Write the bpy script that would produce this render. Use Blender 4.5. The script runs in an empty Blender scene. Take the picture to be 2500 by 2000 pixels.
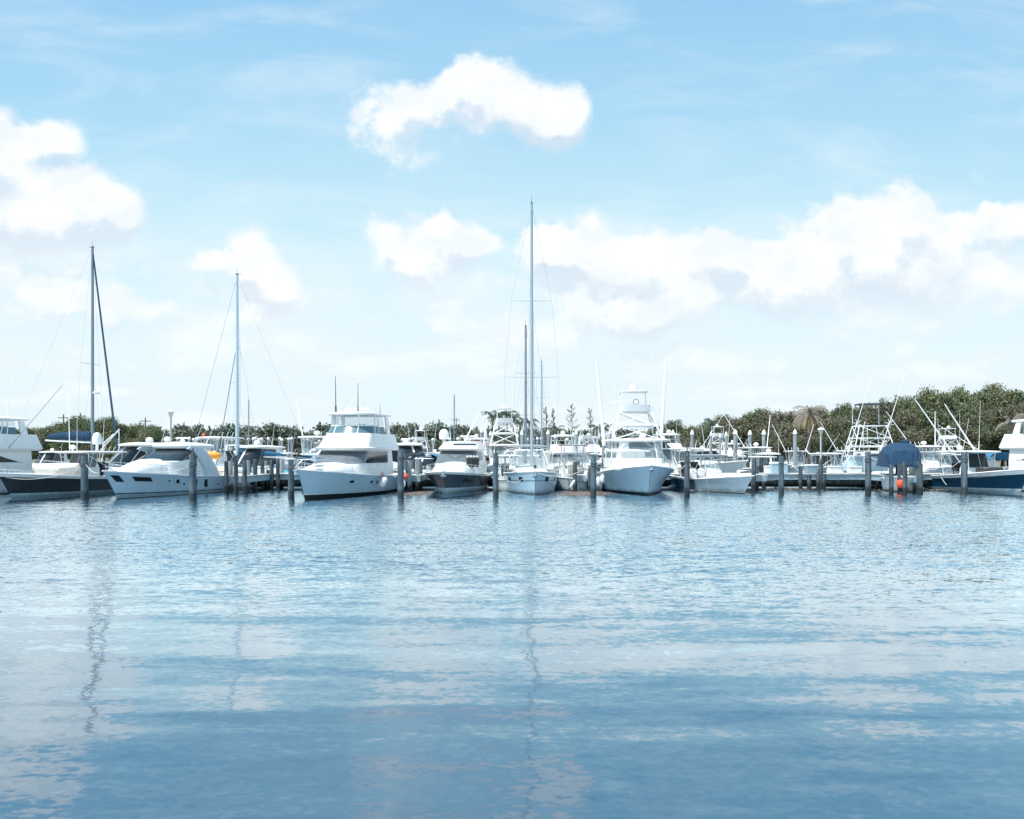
import bpy, math, random
from mathutils import Vector, Matrix, Euler
R = math.radians
SC = bpy.context.scene
COL = SC.collection
PI = math.pi
CAMZ, FPX, HX, HY = 3.0, 2000.0, 1250.0, 1105.0      # eye height, focal length in photo pixels, horizon

# ------------------------------------------------------------------ camera
cam_d = bpy.data.cameras.new('camera')
cam = bpy.data.objects.new('camera', cam_d)
COL.objects.link(cam)
cam.location = (0, 0, CAMZ)
cam.rotation_euler = (R(90), 0, 0)
cam_d.sensor_width = 36.0
cam_d.lens = 36.0 * FPX / 2500.0
cam_d.shift_y = (HY - 1000.0) / 2500.0
cam_d.clip_end = 20000
SC.camera = cam

# ------------------------------------------------------------------ light
SUN_EL, SUN_AZ = 66.0, 238.0        # azimuth clockwise from +Y: behind the camera, to the left
to_sun = Vector((math.sin(R(SUN_AZ)) * math.cos(R(SUN_EL)), math.cos(R(SUN_AZ)) * math.cos(R(SUN_EL)), math.sin(R(SUN_EL))))
sun_d = bpy.data.lights.new('sun', 'SUN')
sun_d.energy = 4.9
sun_d.angle = R(0.5)
sun_d.color = (1.0, 0.965, 0.92)
sun = bpy.data.objects.new('sun', sun_d)
COL.objects.link(sun)
sun.rotation_euler = to_sun.to_track_quat('Z', 'Y').to_euler()
sun.location = (0, 0, 60)
SC.view_settings.view_transform = 'Standard'
SC.view_settings.look = 'None'
SC.view_settings.exposure = 0.32
SC.view_settings.gamma = 1.0

# ------------------------------------------------------------------ node helper
class NT:
    def __init__(s, tree):
        s.t = tree; s.n = tree.nodes; s.l = tree.links
    def new(s, typ, **kw):
        nd = s.n.new(typ)
        for k, v in kw.items(): setattr(nd, k, v)
        return nd
    def set(s, inp, v):
        if isinstance(v, bpy.types.NodeSocket): s.l.new(v, inp)
        elif v is not None: inp.default_value = v
    def math(s, op, a, b=None, c=None, clamp=False):
        nd = s.new('ShaderNodeMath', operation=op); nd.use_clamp = clamp
        s.set(nd.inputs[0], a)
        if b is not None: s.set(nd.inputs[1], b)
        if c is not None: s.set(nd.inputs[2], c)
        return nd.outputs[0]
    def mix(s, f, a, b, blend='MIX'):
        nd = s.new('ShaderNodeMix', data_type='RGBA', blend_type=blend)
        s.set(nd.inputs[0], f); s.set(nd.inputs[6], a); s.set(nd.inputs[7], b)
        return nd.outputs[2]
    def noise(s, vec, scale, detail=4, rough=0.55, dist=0.0, dim='3D'):
        nd = s.new('ShaderNodeTexNoise', noise_dimensions=dim)
        if vec is not None: s.set(nd.inputs['Vector'], vec)
        nd.inputs['Scale'].default_value = scale; nd.inputs['Detail'].default_value = detail
        nd.inputs['Roughness'].default_value = rough; nd.inputs['Distortion'].default_value = dist
        return nd.outputs[0]
    def mapping(s, vec, loc=(0, 0, 0), rot=(0, 0, 0), scale=(1, 1, 1)):
        nd = s.new('ShaderNodeMapping')
        s.set(nd.inputs[0], vec); nd.inputs[1].default_value = loc; nd.inputs[2].default_value = rot; nd.inputs[3].default_value = scale
        return nd.outputs[0]
    def smooth(s, x, a, b, lo=0.0, hi=1.0):
        nd = s.new('ShaderNodeMapRange', interpolation_type='SMOOTHSTEP')
        s.set(nd.inputs[0], x); nd.inputs[1].default_value = a; nd.inputs[2].default_value = b
        nd.inputs[3].default_value = lo; nd.inputs[4].default_value = hi
        return nd.outputs[0]
    def ramp(s, x, stops, interp='LINEAR'):
        nd = s.new('ShaderNodeValToRGB'); cr = nd.color_ramp; cr.interpolation = interp
        while len(cr.elements) > 1: cr.elements.remove(cr.elements[-1])
        cr.elements[0].position = stops[0][0]; cr.elements[0].color = (*stops[0][1], 1)
        for p, c in stops[1:]:
            e = cr.elements.new(p); e.color = (*c, 1)
        s.set(nd.inputs[0], x)
        return nd.outputs[0]

# ------------------------------------------------------------------ sky with clouds, all of it by direction
# cloud masses: centre and half-axes as tangents of the view angles around the +Y axis
CLOUDS = [  # px, py, rx, ry, amp
    (1230,250,165,95,1.0),(1170,185,80,60,.85),(1340,300,95,95,1.0),(1385,290,60,80,.8),(1060,235,110,60,.65),(940,215,90,45,.38),(1190,300,110,50,.35),
    (930,300,90,60,.7),(1010,370,90,55,.6),(960,250,120,60,.5),
    (-10,340,90,90,1.0),(140,335,75,45,1.0),(60,440,170,110,1.1),(230,475,105,75,1.05),(290,510,75,60,.8),(70,540,260,80,.8),(-60,400,120,120,1.),
    (610,605,60,60,1.0),(650,665,85,50,1.0),(560,635,70,35,.8),(660,720,110,50,.7),(510,635,40,30,.6),
    (930,560,50,55,1.0),(1060,590,150,65,1.05),(1100,545,50,45,.9),(1170,580,55,45,.95),(1040,650,140,50,.7),
    (1340,590,75,55,1.0),(1400,610,150,70,1.1),(1590,620,80,62,1.1),(1500,620,90,55,.9),(1500,720,130,90,1.1),(1640,700,140,90,.9),(1560,780,140,50,.8),
    (1740,600,80,60,1.05),(1800,620,90,60,.9),(1860,660,90,70,.7),(1900,740,110,70,.7),
    (2060,520,70,65,1.05),(2060,590,130,85,1.1),(2190,520,70,60,1.0),(2220,500,45,45,.7),(2200,600,130,90,.95),(2150,680,200,60,.6),
    (2390,540,70,35,.9),(2480,540,70,45,1.0),(2430,610,110,60,.7),(2480,700,110,70,.6),(2360,430,80,50,.35),
    (130,745,110,55,.85),(270,740,90,60,.8),(395,745,50,25,.75),(-20,700,110,60,.6),(620,770,180,35,.45),
    (1190,805,110,40,.7),(1060,790,50,30,.5),(1330,820,90,40,.6),(1470,540,70,40,.3),
    (450,880,260,30,.5),(150,900,200,30,.4),(1000,900,180,30,.45),(1800,900,300,30,.45),(1520,790,420,110,.30),(250,660,330,120,.30),(2150,740,380,110,.36),(1020,720,230,80,.28),(1330,680,120,100,.3),(2260,570,80,60,.6),(1970,650,90,80,.5),(1770,690,110,70,.5),(1450,530,60,40,.4),(60,600,200,90,.4),(1900,640,80,110,.4),(2310,640,120,110,.45),(640,700,130,80,.3),(2250,880,260,40,.5),(1650,870,200,30,.5)]
world = bpy.data.worlds.new('World'); SC.world = world; world.use_nodes = True
w = NT(world.node_tree); w.n.clear()
geo = w.new('ShaderNodeTexCoord')
sep = w.new('ShaderNodeSeparateXYZ'); w.l.new(geo.outputs['Generated'], sep.inputs[0])
ay = w.math('MAXIMUM', w.math('ABSOLUTE', sep.outputs[1]), 0.12)
cu = w.math('DIVIDE', sep.outputs[0], ay)
cv = w.math('DIVIDE', sep.outputs[2], ay)
comb = w.new('ShaderNodeCombineXYZ'); w.l.new(cu, comb.inputs[0]); w.l.new(cv, comb.inputs[1])
UV = comb.outputs[0]
# field group
fg = bpy.data.node_groups.new('cloud_field', 'ShaderNodeTree')
fg.interface.new_socket('P', in_out='INPUT', socket_type='NodeSocketVector')
fg.interface.new_socket('F', in_out='OUTPUT', socket_type='NodeSocketFloat')
g = NT(fg)
gi = g.new('NodeGroupInput'); go = g.new('NodeGroupOutput')
nz = g.new('ShaderNodeTexNoise'); nz.inputs['Scale'].default_value = 11.0; nz.inputs['Detail'].default_value = 6
nz.inputs['Roughness'].default_value = 0.62
g.l.new(gi.outputs[0], nz.inputs['Vector'])
wv = g.new('ShaderNodeVectorMath', operation='MULTIPLY_ADD')
g.l.new(nz.outputs['Color'], wv.inputs[0]); wv.inputs[1].default_value = (0.085, 0.075, 0); 
off = g.new('ShaderNodeVectorMath', operation='SUBTRACT'); g.l.new(gi.outputs[0], off.inputs[0]); off.inputs[1].default_value = (0.0425, 0.0375, 0)
g.l.new(off.outputs[0], wv.inputs[2])
acc = None
for (px, py, rx, ry, amp) in CLOUDS:
    u0, v0, ru, rv = (px - HX) / FPX, (HY - py) / FPX, rx * 1.33 / FPX, ry * 1.33 / FPX
    m = g.mapping(wv.outputs[0], (-u0 / ru, -v0 / rv, 0), (0, 0, 0), (1 / ru, 1 / rv, 0))
    gr = g.new('ShaderNodeTexGradient', gradient_type='SPHERICAL'); g.l.new(m, gr.inputs[0])
    acc = g.math('MULTIPLY_ADD', gr.outputs[1], amp, acc if acc is not None else 0.0)
nf = g.noise(gi.outputs[0], 22.0, 7, 0.6)
acc = g.math('ADD', acc, g.math('MULTIPLY', g.math('SUBTRACT', nf, 0.5), 1.15))
g.l.new(acc, go.inputs[0])
def field(vec):
    nd = w.new('ShaderNodeGroup'); nd.node_tree = fg
    w.l.new(vec, nd.inputs[0]); return nd.outputs[0]
F0 = field(UV)
up = w.new('ShaderNodeVectorMath', operation='ADD'); w.l.new(UV, up.inputs[0]); up.inputs[1].default_value = (-0.008, 0.03, 0)
F1 = field(up.outputs[0])
dens = w.smooth(F0, 0.16, 0.80)
under = w.smooth(w.math('SUBTRACT', F1, F0), -0.02, 0.62)
# thin high haze and broken low cloud towards the horizon
wisp = w.noise(w.mapping(UV, (3, 1, 0), (0, 0, 0.12), (2.2, 9, 1)), 1.6, 6, 0.6, 0.6)
veil = w.smooth(wisp, 0.42, 0.80, 0.0, 0.42)
low = w.noise(w.mapping(UV, (0.3, 7.7, 0), (0, 0, 0), (5, 15, 1)), 1.0, 7, 0.6, 0.3)
lowmask = w.math('MULTIPLY', w.smooth(cv, 0.34, 0.17), w.smooth(low, 0.30, 0.60))
sky = w.new('ShaderNodeTexSky', sky_type='NISHITA'); sky.sun_disc = False
sky.sun_elevation = R(SUN_EL); sky.sun_rotation = R(SUN_AZ); sky.altitude = 0; sky.air_density = 1.0; sky.dust_density = 1.2; sky.ozone_density = 1.5
tint = w.mix(1.0, sky.outputs[0], (0.95, 1.40, 1.40, 1), 'MULTIPLY')
elev = w.ramp(w.math('MULTIPLY', cv, 1.6), [(0.0, (6.7, 7.75, 8.15)), (0.20, (6.6, 7.8, 8.2)), (0.40, (5.3, 7.3, 8.0)), (0.66, (3.6, 6.1, 7.8)), (0.95, (2.7, 5.2, 7.6))])
base = w.mix(w.smooth(cv, 1.6, 0.15, 0.35, 0.93), tint, elev)
base = w.mix(veil, base, (7.0, 7.8, 8.2, 1))
lowcol = w.mix(w.smooth(low, 0.50, 0.75), (6.7, 7.55, 8.1, 1), (8.3, 8.7, 8.8, 1))
base = w.mix(w.math('MULTIPLY', lowmask, 0.85), base, lowcol)
dens = w.math('MULTIPLY', dens, w.math('SUBTRACT', 1.0, w.math('MULTIPLY', under, 0.35)))
inner = w.smooth(w.noise(w.mapping(UV, (5, 2, 0), (0, 0, 0), (14, 18, 1)), 1.0, 5, 0.6), 0.35, 0.65)
ccol = w.mix(under, w.mix(inner, (7.3, 7.75, 8.1, 1), (8.5, 8.6, 8.6, 1)), (5.9, 6.45, 7.3, 1))
full = w.mix(w.math('MULTIPLY', dens, w.smooth(cv, 0.11, 0.24, 0.62, 0.97)), base, ccol)
bg = w.new('ShaderNodeBackground'); w.l.new(full, bg.inputs[0]); bg.inputs[1].default_value = 0.1
wo = w.new('ShaderNodeOutputWorld'); w.l.new(bg.outputs[0], wo.inputs[0])
world.cycles.sampling_method = 'MANUAL'; world.cycles.sample_map_resolution = 1024

# ------------------------------------------------------------------ materials
MATS = {}
def mat(name, col, rough=0.5, metal=0.0, var=0.0, vscale=3.0, bump=0.0, bscale=20.0, ior=None, coat=0.0, spec=None, stain=False):
    if name in MATS: return MATS[name]
    m = bpy.data.materials.new(name); m.use_nodes = True
    t = NT(m.node_tree); b = t.n['Principled BSDF']
    c = (*col, 1)
    if var:
        tc = t.new('ShaderNodeTexCoord')
        nn = t.noise(tc.outputs['Object'], vscale, 5, 0.6)
        lo = tuple(x * (1 - var) for x in col) + (1,); hi = tuple(min(1, x * (1 + var * 0.6)) for x in col) + (1,)
        t.l.new(t.mix(t.smooth(nn, 0.3, 0.7), lo, hi), b.inputs['Base Color'])
    else: b.inputs['Base Color'].default_value = c
    if stain:                                   # scum line and run-off marks just above the waterline
        ge = t.new('ShaderNodeNewGeometry'); sp = t.new('ShaderNodeSeparateXYZ'); t.l.new(ge.outputs['Position'], sp.inputs[0])
        n1 = t.noise(t.mapping(ge.outputs['Position'], scale=(2.2, 2.2, .5)), 1.0, 4, .65)
        f = t.math('MULTIPLY', t.smooth(t.math('SUBTRACT', sp.outputs[2], t.math('MULTIPLY', n1, .55)), .16, -.16), .75)
        st = t.smooth(t.noise(t.mapping(ge.outputs['Position'], scale=(5, 5, .35)), 1.0, 4, .7), .56, .78, 0, .22)
        f = t.math('MAXIMUM', f, st); src = b.inputs['Base Color'].links[0].from_socket if b.inputs['Base Color'].links else c
        t.l.new(t.mix(f, src, tuple(x * k for x, k in zip(col, (.42, .40, .34))) + (1,)), b.inputs['Base Color'])
    if bump:
        tc = t.new('ShaderNodeTexCoord')
        bp = t.new('ShaderNodeBump'); bp.inputs['Strength'].default_value = 1.0; bp.inputs['Distance'].default_value = bump
        t.l.new(t.noise(tc.outputs['Object'], bscale, 3, 0.6), bp.inputs['Height']); t.l.new(bp.outputs[0], b.inputs['Normal'])
    b.inputs['Roughness'].default_value = rough; b.inputs['Metallic'].default_value = metal
    if ior: b.inputs['IOR'].default_value = ior
    if coat: b.inputs['Coat Weight'].default_value = coat
    if spec is not None: b.inputs['Specular IOR Level'].default_value = spec
    MATS[name] = m
    return m

# ------------------------------------------------------------------ scene helpers
def P(px, py, Y):                    # the point at distance Y whose image is photo pixel (px, py)
    return Vector(((px - HX) / FPX * Y, Y, CAMZ - (py - HY) / FPX * Y))
def XY(px, Y, z=0.0): return Vector(((px - HX) / FPX * Y, Y, z))

class MB:
    def __init__(s): s.v = []; s.f = []
    def add(s, vs, fs):
        o = len(s.v); s.v += [tuple(v) for v in vs]; s.f += [tuple(i + o for i in f) for f in fs]; return s
    def box(s, x0, x1, y0, y1, z0, z1, bev=0.0):
        if bev <= 0:
            vs = [(x, y, z) for z in (z0, z1) for (x, y) in ((x0, y0), (x1, y0), (x1, y1), (x0, y1))]
            return s.add(vs, [(3, 2, 1, 0), (4, 5, 6, 7), (0, 1, 5, 4), (1, 2, 6, 5), (2, 3, 7, 6), (3, 0, 4, 7)])
        b = bev
        def ring(i, z): return [(x0 + b, y0 + i, z), (x1 - b, y0 + i, z), (x1 - i, y0 + b, z), (x1 - i, y1 - b, z), (x1 - b, y1 - i, z), (x0 + b, y1 - i, z), (x0 + i, y1 - b, z), (x0 + i, y0 + b, z)]
        vs = ring(b * .6, z0) + ring(0, z0 + b * .6) + ring(0, z1 - b * .6) + ring(b * .6, z1)
        fs = [tuple(reversed(range(8))), tuple(range(24, 32))]
        for k in range(3):
            for i in range(8): j = (i + 1) % 8; fs.append((k * 8 + i, k * 8 + j, k * 8 + 8 + j, k * 8 + 8 + i))
        return s.add(vs, fs)
    def tube(s, pts, r, n=6, r2=None, cap=True):
        pts = [Vector(p) for p in pts]; m = len(pts)
        if m < 2: return s
        vs = []
        a = None
        for i, p in enumerate(pts):
            d = (pts[min(i + 1, m - 1)] - pts[max(i - 1, 0)]).normalized()
            if a is None or abs(a.dot(d)) > 0.95:
                a = Vector((0, 0, 1)) if abs(d.z) < 0.9 else Vector((1, 0, 0))
            x = d.cross(a).normalized(); y = d.cross(x).normalized()
            rr = r if r2 is None else r + (r2 - r) * i / (m - 1)
            for k in range(n):
                t = 2 * PI * k / n
                vs.append(p + x * math.cos(t) * rr + y * math.sin(t) * rr)
        fs = []
        for i in range(m - 1):
            for k in range(n):
                kk = (k + 1) % n
                fs.append((i * n + k, i * n + kk, i * n + n + kk, i * n + n + k))
        if cap: fs.append(tuple(reversed(range(n)))); fs.append(tuple(range((m - 1) * n, m * n)))
        return s.add(vs, fs)
    def lathe(s, c, prof, n=12, axis='z', squash=1.0):
        c = Vector(c); vs = []
        for (r, z) in prof:
            for k in range(n):
                t = 2 * PI * k / n
                a, b = r * math.cos(t), r * math.sin(t) * squash
                vs.append(c + (Vector((a, b, z)) if axis == 'z' else Vector((z, a, b)) if axis == 'x' else Vector((a, z, b))))
        fs = []
        for i in range(len(prof) - 1):
            for k in range(n):
                kk = (k + 1) % n
                fs.append((i * n + k, i * n + kk, i * n + n + kk, i * n + n + k))
        fs.append(tuple(reversed(range(n)))); fs.append(tuple(range((len(prof) - 1) * n, len(prof) * n)))
        return s.add(vs, fs)
    def ball(s, c, r, n=12, m=7, sz=1.0):
        return s.lathe(c, [(max(.001, r * math.sin(PI * i / m)), -r * sz * math.cos(PI * i / m)) for i in range(m + 1)], n)
    def grid(s, rows, close=False):
        n = len(rows[0]); o = []
        for r in rows: o += r
        fs = []
        for i in range(len(rows) - 1):
            for k in range(n if close else n - 1):
                kk = (k + 1) % n
                fs.append((i * n + k, i * n + kk, i * n + n + kk, i * n + n + k))
        return s.add(o, fs)
    def build(s, name, m, parent=None, smooth=False, label=None):
        me = bpy.data.meshes.new(name)
        me.from_pydata(s.v, [], s.f); me.validate()
        import bmesh as _b
        bm = _b.new(); bm.from_mesh(me); _b.ops.recalc_face_normals(bm, faces=bm.faces)
        bm.to_mesh(me); bm.free()
        if smooth:
            me.polygons.foreach_set('use_smooth', [True] * len(me.polygons))
            me.set_sharp_from_angle(angle=R(38))
        me.materials.append(m); me.update()
        o = bpy.data.objects.new(name, me); COL.objects.link(o)
        if parent is not None: o.parent = parent
        if label: o['label'] = label
        return o

def tag(o, label, cat, group=None):
    o['label'] = label; o['category'] = cat
    if group: o['group'] = group
    return o
def struct(o): o['kind'] = 'structure'; return o
def thing(name, label, cat, loc=(0, 0, 0), rz=0.0, group=None):
    o = bpy.data.objects.new(name, None); COL.objects.link(o)
    o.empty_display_size = 0.5
    o.location = loc; o.rotation_euler = (0, 0, rz)
    return tag(o, label, cat, group)
def children(o): return [c for c in bpy.data.objects if c.parent == o]
def make_tree(o, kids=None):          # (object, [subtrees]) once, so copies are cheap
    return (o, [make_tree(c) for c in children(o)])
def dup(tr, loc, rz, label, group=None, scale=None, parent=None):
    o, kids = tr
    c = o.copy(); COL.objects.link(c)
    if parent is not None: c.parent = parent
    else:
        c.location = loc; c.rotation_euler = (0, 0, rz)
        if scale: c.scale = scale if hasattr(scale, '__len__') else (scale,) * 3
        c['label'] = label
        if group: c['group'] = group
    for k in kids: dup(k, None, None, None, parent=c)
    return c
# ------------------------------------------------------------------ water
wm = bpy.data.materials.new('harbour_water'); wm.use_nodes = True
t = NT(wm.node_tree); b = t.n['Principled BSDF']
ge = t.new('ShaderNodeNewGeometry'); pos = ge.outputs['Position']
sp = t.new('ShaderNodeSeparateXYZ'); t.l.new(pos, sp.inputs[0])
big = t.noise(t.mapping(pos, scale=(0.05, 0.12, 0)), 1.0, 3, 0.5)
t.l.new(t.mix(t.smooth(big, 0.3, 0.7), (0.030, 0.100, 0.155, 1), (0.05, 0.135, 0.20, 1)), b.inputs['Base Color'])
b.inputs['Roughness'].default_value = 0.035; b.inputs['IOR'].default_value = 2.1
# wind-ruffled water lies in the outer half of the basin, the near half is almost calm
windn = t.noise(t.mapping(pos, scale=(0.06, 0.16, 0)), 1.0, 4, 0.55)
wy = t.math('ADD', sp.outputs[1], t.math('MULTIPLY', t.math('SUBTRACT', windn, 0.5), 14.0))
wind = t.smooth(wy, 10.0, 27.0, 0.0, 1.0)
def slopes(rot, sc, amp, det=3, rough=.55, dist=.4):
    n = t.new('ShaderNodeTexNoise'); n.inputs['Scale'].default_value = 1; n.inputs['Detail'].default_value = det; n.inputs['Roughness'].default_value = rough; n.inputs['Distortion'].default_value = dist
    t.l.new(t.mapping(pos, rot=(0, 0, rot), scale=sc), n.inputs['Vector'])
    a = t.new('ShaderNodeVectorMath', operation='SUBTRACT'); t.l.new(n.outputs['Color'], a.inputs[0]); a.inputs[1].default_value = (.5, .5, .5)
    b_ = t.new('ShaderNodeVectorMath', operation='MULTIPLY'); t.l.new(a.outputs[0], b_.inputs[0])
    c = t.new('ShaderNodeCombineXYZ')
    for k, f in enumerate((.45, 1.0)): t.set(c.inputs[k], t.math('MULTIPLY', amp, f) if isinstance(amp, bpy.types.NodeSocket) else amp * f)
    t.l.new(c.outputs[0], b_.inputs[1]); return b_.outputs[0]
def vadd(a, b_):
    n = t.new('ShaderNodeVectorMath', operation='ADD'); t.l.new(a, n.inputs[0]); t.set(n.inputs[1], b_); return n.outputs[0]
sl = slopes(.20, (.07, .62, 0), t.math('MULTIPLY_ADD', wind, -.10, .16), 2, .5, .8)
sl = vadd(sl, slopes(.12, (.22, 1.7, 0), .10, 2))
sl = vadd(sl, slopes(.05, (.38, 1.1, 0), .09, 3, .6))
sl = vadd(sl, slopes(-.12, (.9, 2.6, 0), t.math('MULTIPLY_ADD', wind, .20, .06)))
sl = vadd(sl, slopes(.08, (3.0, 6.0, 0), t.math('MULTIPLY_ADD', wind, .46, .05)))
sl = vadd(sl, slopes(.3, (9.0, 14.0, 0), t.math('MULTIPLY_ADD', wind, .40, .08), 2))
lee = t.new('ShaderNodeCombineXYZ'); lee.inputs[2].default_value = 1; t.l.new(t.math('MULTIPLY', wind, -.08), lee.inputs[1])   # steeper lee faces of the wavelets
nn = vadd(sl, lee.outputs[0]); no = t.new('ShaderNodeVectorMath', operation='NORMALIZE'); t.l.new(nn, no.inputs[0])
fr = t.new('ShaderNodeFresnel'); fr.inputs[0].default_value = 1.34; t.l.new(no.outputs[0], fr.inputs[1])
gl = t.new('ShaderNodeBsdfGlossy'); gl.inputs['Roughness'].default_value = .06; gl.inputs['Color'].default_value = (.86, .965, 1, 1); t.l.new(no.outputs[0], gl.inputs['Normal'])
df = t.new('ShaderNodeBsdfDiffuse'); t.l.new(t.mix(t.smooth(big, .3, .7), (.008, .038, .078, 1), (.015, .058, .105, 1)), df.inputs[0])
ms = t.new('ShaderNodeMixShader'); t.l.new(t.math('MULTIPLY', fr.outputs[0], 2.45, clamp=True), ms.inputs[0]); t.l.new(df.outputs[0], ms.inputs[1]); t.l.new(gl.outputs[0], ms.inputs[2])
t.n.remove(b); t.l.new(ms.outputs[0], t.n['Material Output'].inputs[0])
me = bpy.data.meshes.new('water')
vs = [(-9000, -400, 0), (9000, -400, 0), (9000, 12000, 0), (-9000, 12000, 0)]
me.from_pydata(vs, [], [(0, 1, 2, 3)]); me.materials.append(wm)
wo_ = bpy.data.objects.new('water', me); COL.objects.link(wo_); struct(wo_)
# ------------------------------------------------------------------ palette
WHITE = mat('white_gelcoat', (0.80, 0.80, 0.78), 0.25, var=0.05, vscale=1.5, stain=True)
WHITE2 = mat('aged_white_gelcoat', (0.70, 0.71, 0.69), 0.35, var=0.08, vscale=1.2)
ICE = mat('ice_blue_and_shaded_white_gelcoat', (0.42, 0.57, 0.66), 0.18, var=0.05, stain=True)  # ice-blue trim bands; on white hulls, blue shade put into the colour
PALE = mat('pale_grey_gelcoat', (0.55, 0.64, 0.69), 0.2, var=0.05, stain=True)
CHAR = mat('charcoal_gelcoat', (0.03, 0.038, 0.042), 0.16, var=0.15)
SLATE = mat('slate_gelcoat', (0.055, 0.075, 0.09), 0.16, var=0.15)
NAVY = mat('blue_gelcoat', (0.009, 0.045, 0.085), 0.16, var=0.1)
BLACK = mat('black_antifouling', (0.012, 0.018, 0.02), 0.5)
STRIPE = mat('dark_stripe', (0.02, 0.07, 0.11), 0.3)
GLASS = mat('tinted_glass', (0.015, 0.024, 0.03), 0.08, ior=1.4)
GLASS2 = mat('smoked_screen', (0.13, 0.155, 0.175), 0.25, var=0.15)
CLEARV = mat('clear_vinyl', (0.34, 0.42, 0.46), 0.15, var=0.2)
for _m, _a in ((CLEARV, .38), (GLASS2, 1.0)): _m.node_tree.nodes['Principled BSDF'].inputs['Alpha'].default_value = _a
TEALG = mat('teal_tinted_screen', (0.09, 0.17, 0.20), 0.15)
STEEL = mat('polished_steel', (0.62, 0.66, 0.68), 0.25, 0.8)
ALU = mat('white_powder_coat', (0.78, 0.80, 0.80), 0.4)
ALUG = mat('anodised_spar', (0.42, 0.50, 0.54), 0.35, 0.5)
SPARD = mat('weathered_spar', (0.22, 0.27, 0.30), 0.45, 0.3)
DARKM = mat('dark_metal', (0.04, 0.05, 0.055), 0.4, 0.3)
NAVC = mat('navy_canvas', (0.008, 0.042, 0.095), 0.9, var=0.25, vscale=4, bump=0.02, bscale=5)
BLUC = mat('blue_canvas', (0.03, 0.18, 0.32), 0.8, var=0.2, vscale=4, bump=0.02, bscale=5)
LBLC = mat('turquoise_canvas', (0.10, 0.38, 0.50), 0.8, var=0.2, vscale=4, bump=0.02, bscale=5)
GREYC = mat('grey_canvas', (0.25, 0.29, 0.31), 0.8, var=0.2)
BEIGE = mat('cream_cushion', (0.74, 0.68, 0.60), 0.7, var=0.08)
DSEAT = mat('charcoal_cushion', (0.05, 0.055, 0.06), 0.6, var=0.1)
RUB = mat('black_rubber', (0.02, 0.022, 0.024), 0.6)
ROPE = mat('white_rope', (0.6, 0.6, 0.56), 0.9)
ORANGE = mat('orange_plastic', (0.75, 0.10, 0.035), 0.5)
YORANGE = mat('amber_plastic', (0.85, 0.36, 0.05), 0.5)
TEAK = mat('teak_deck', (0.38, 0.27, 0.18), 0.7, var=0.15)

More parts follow.
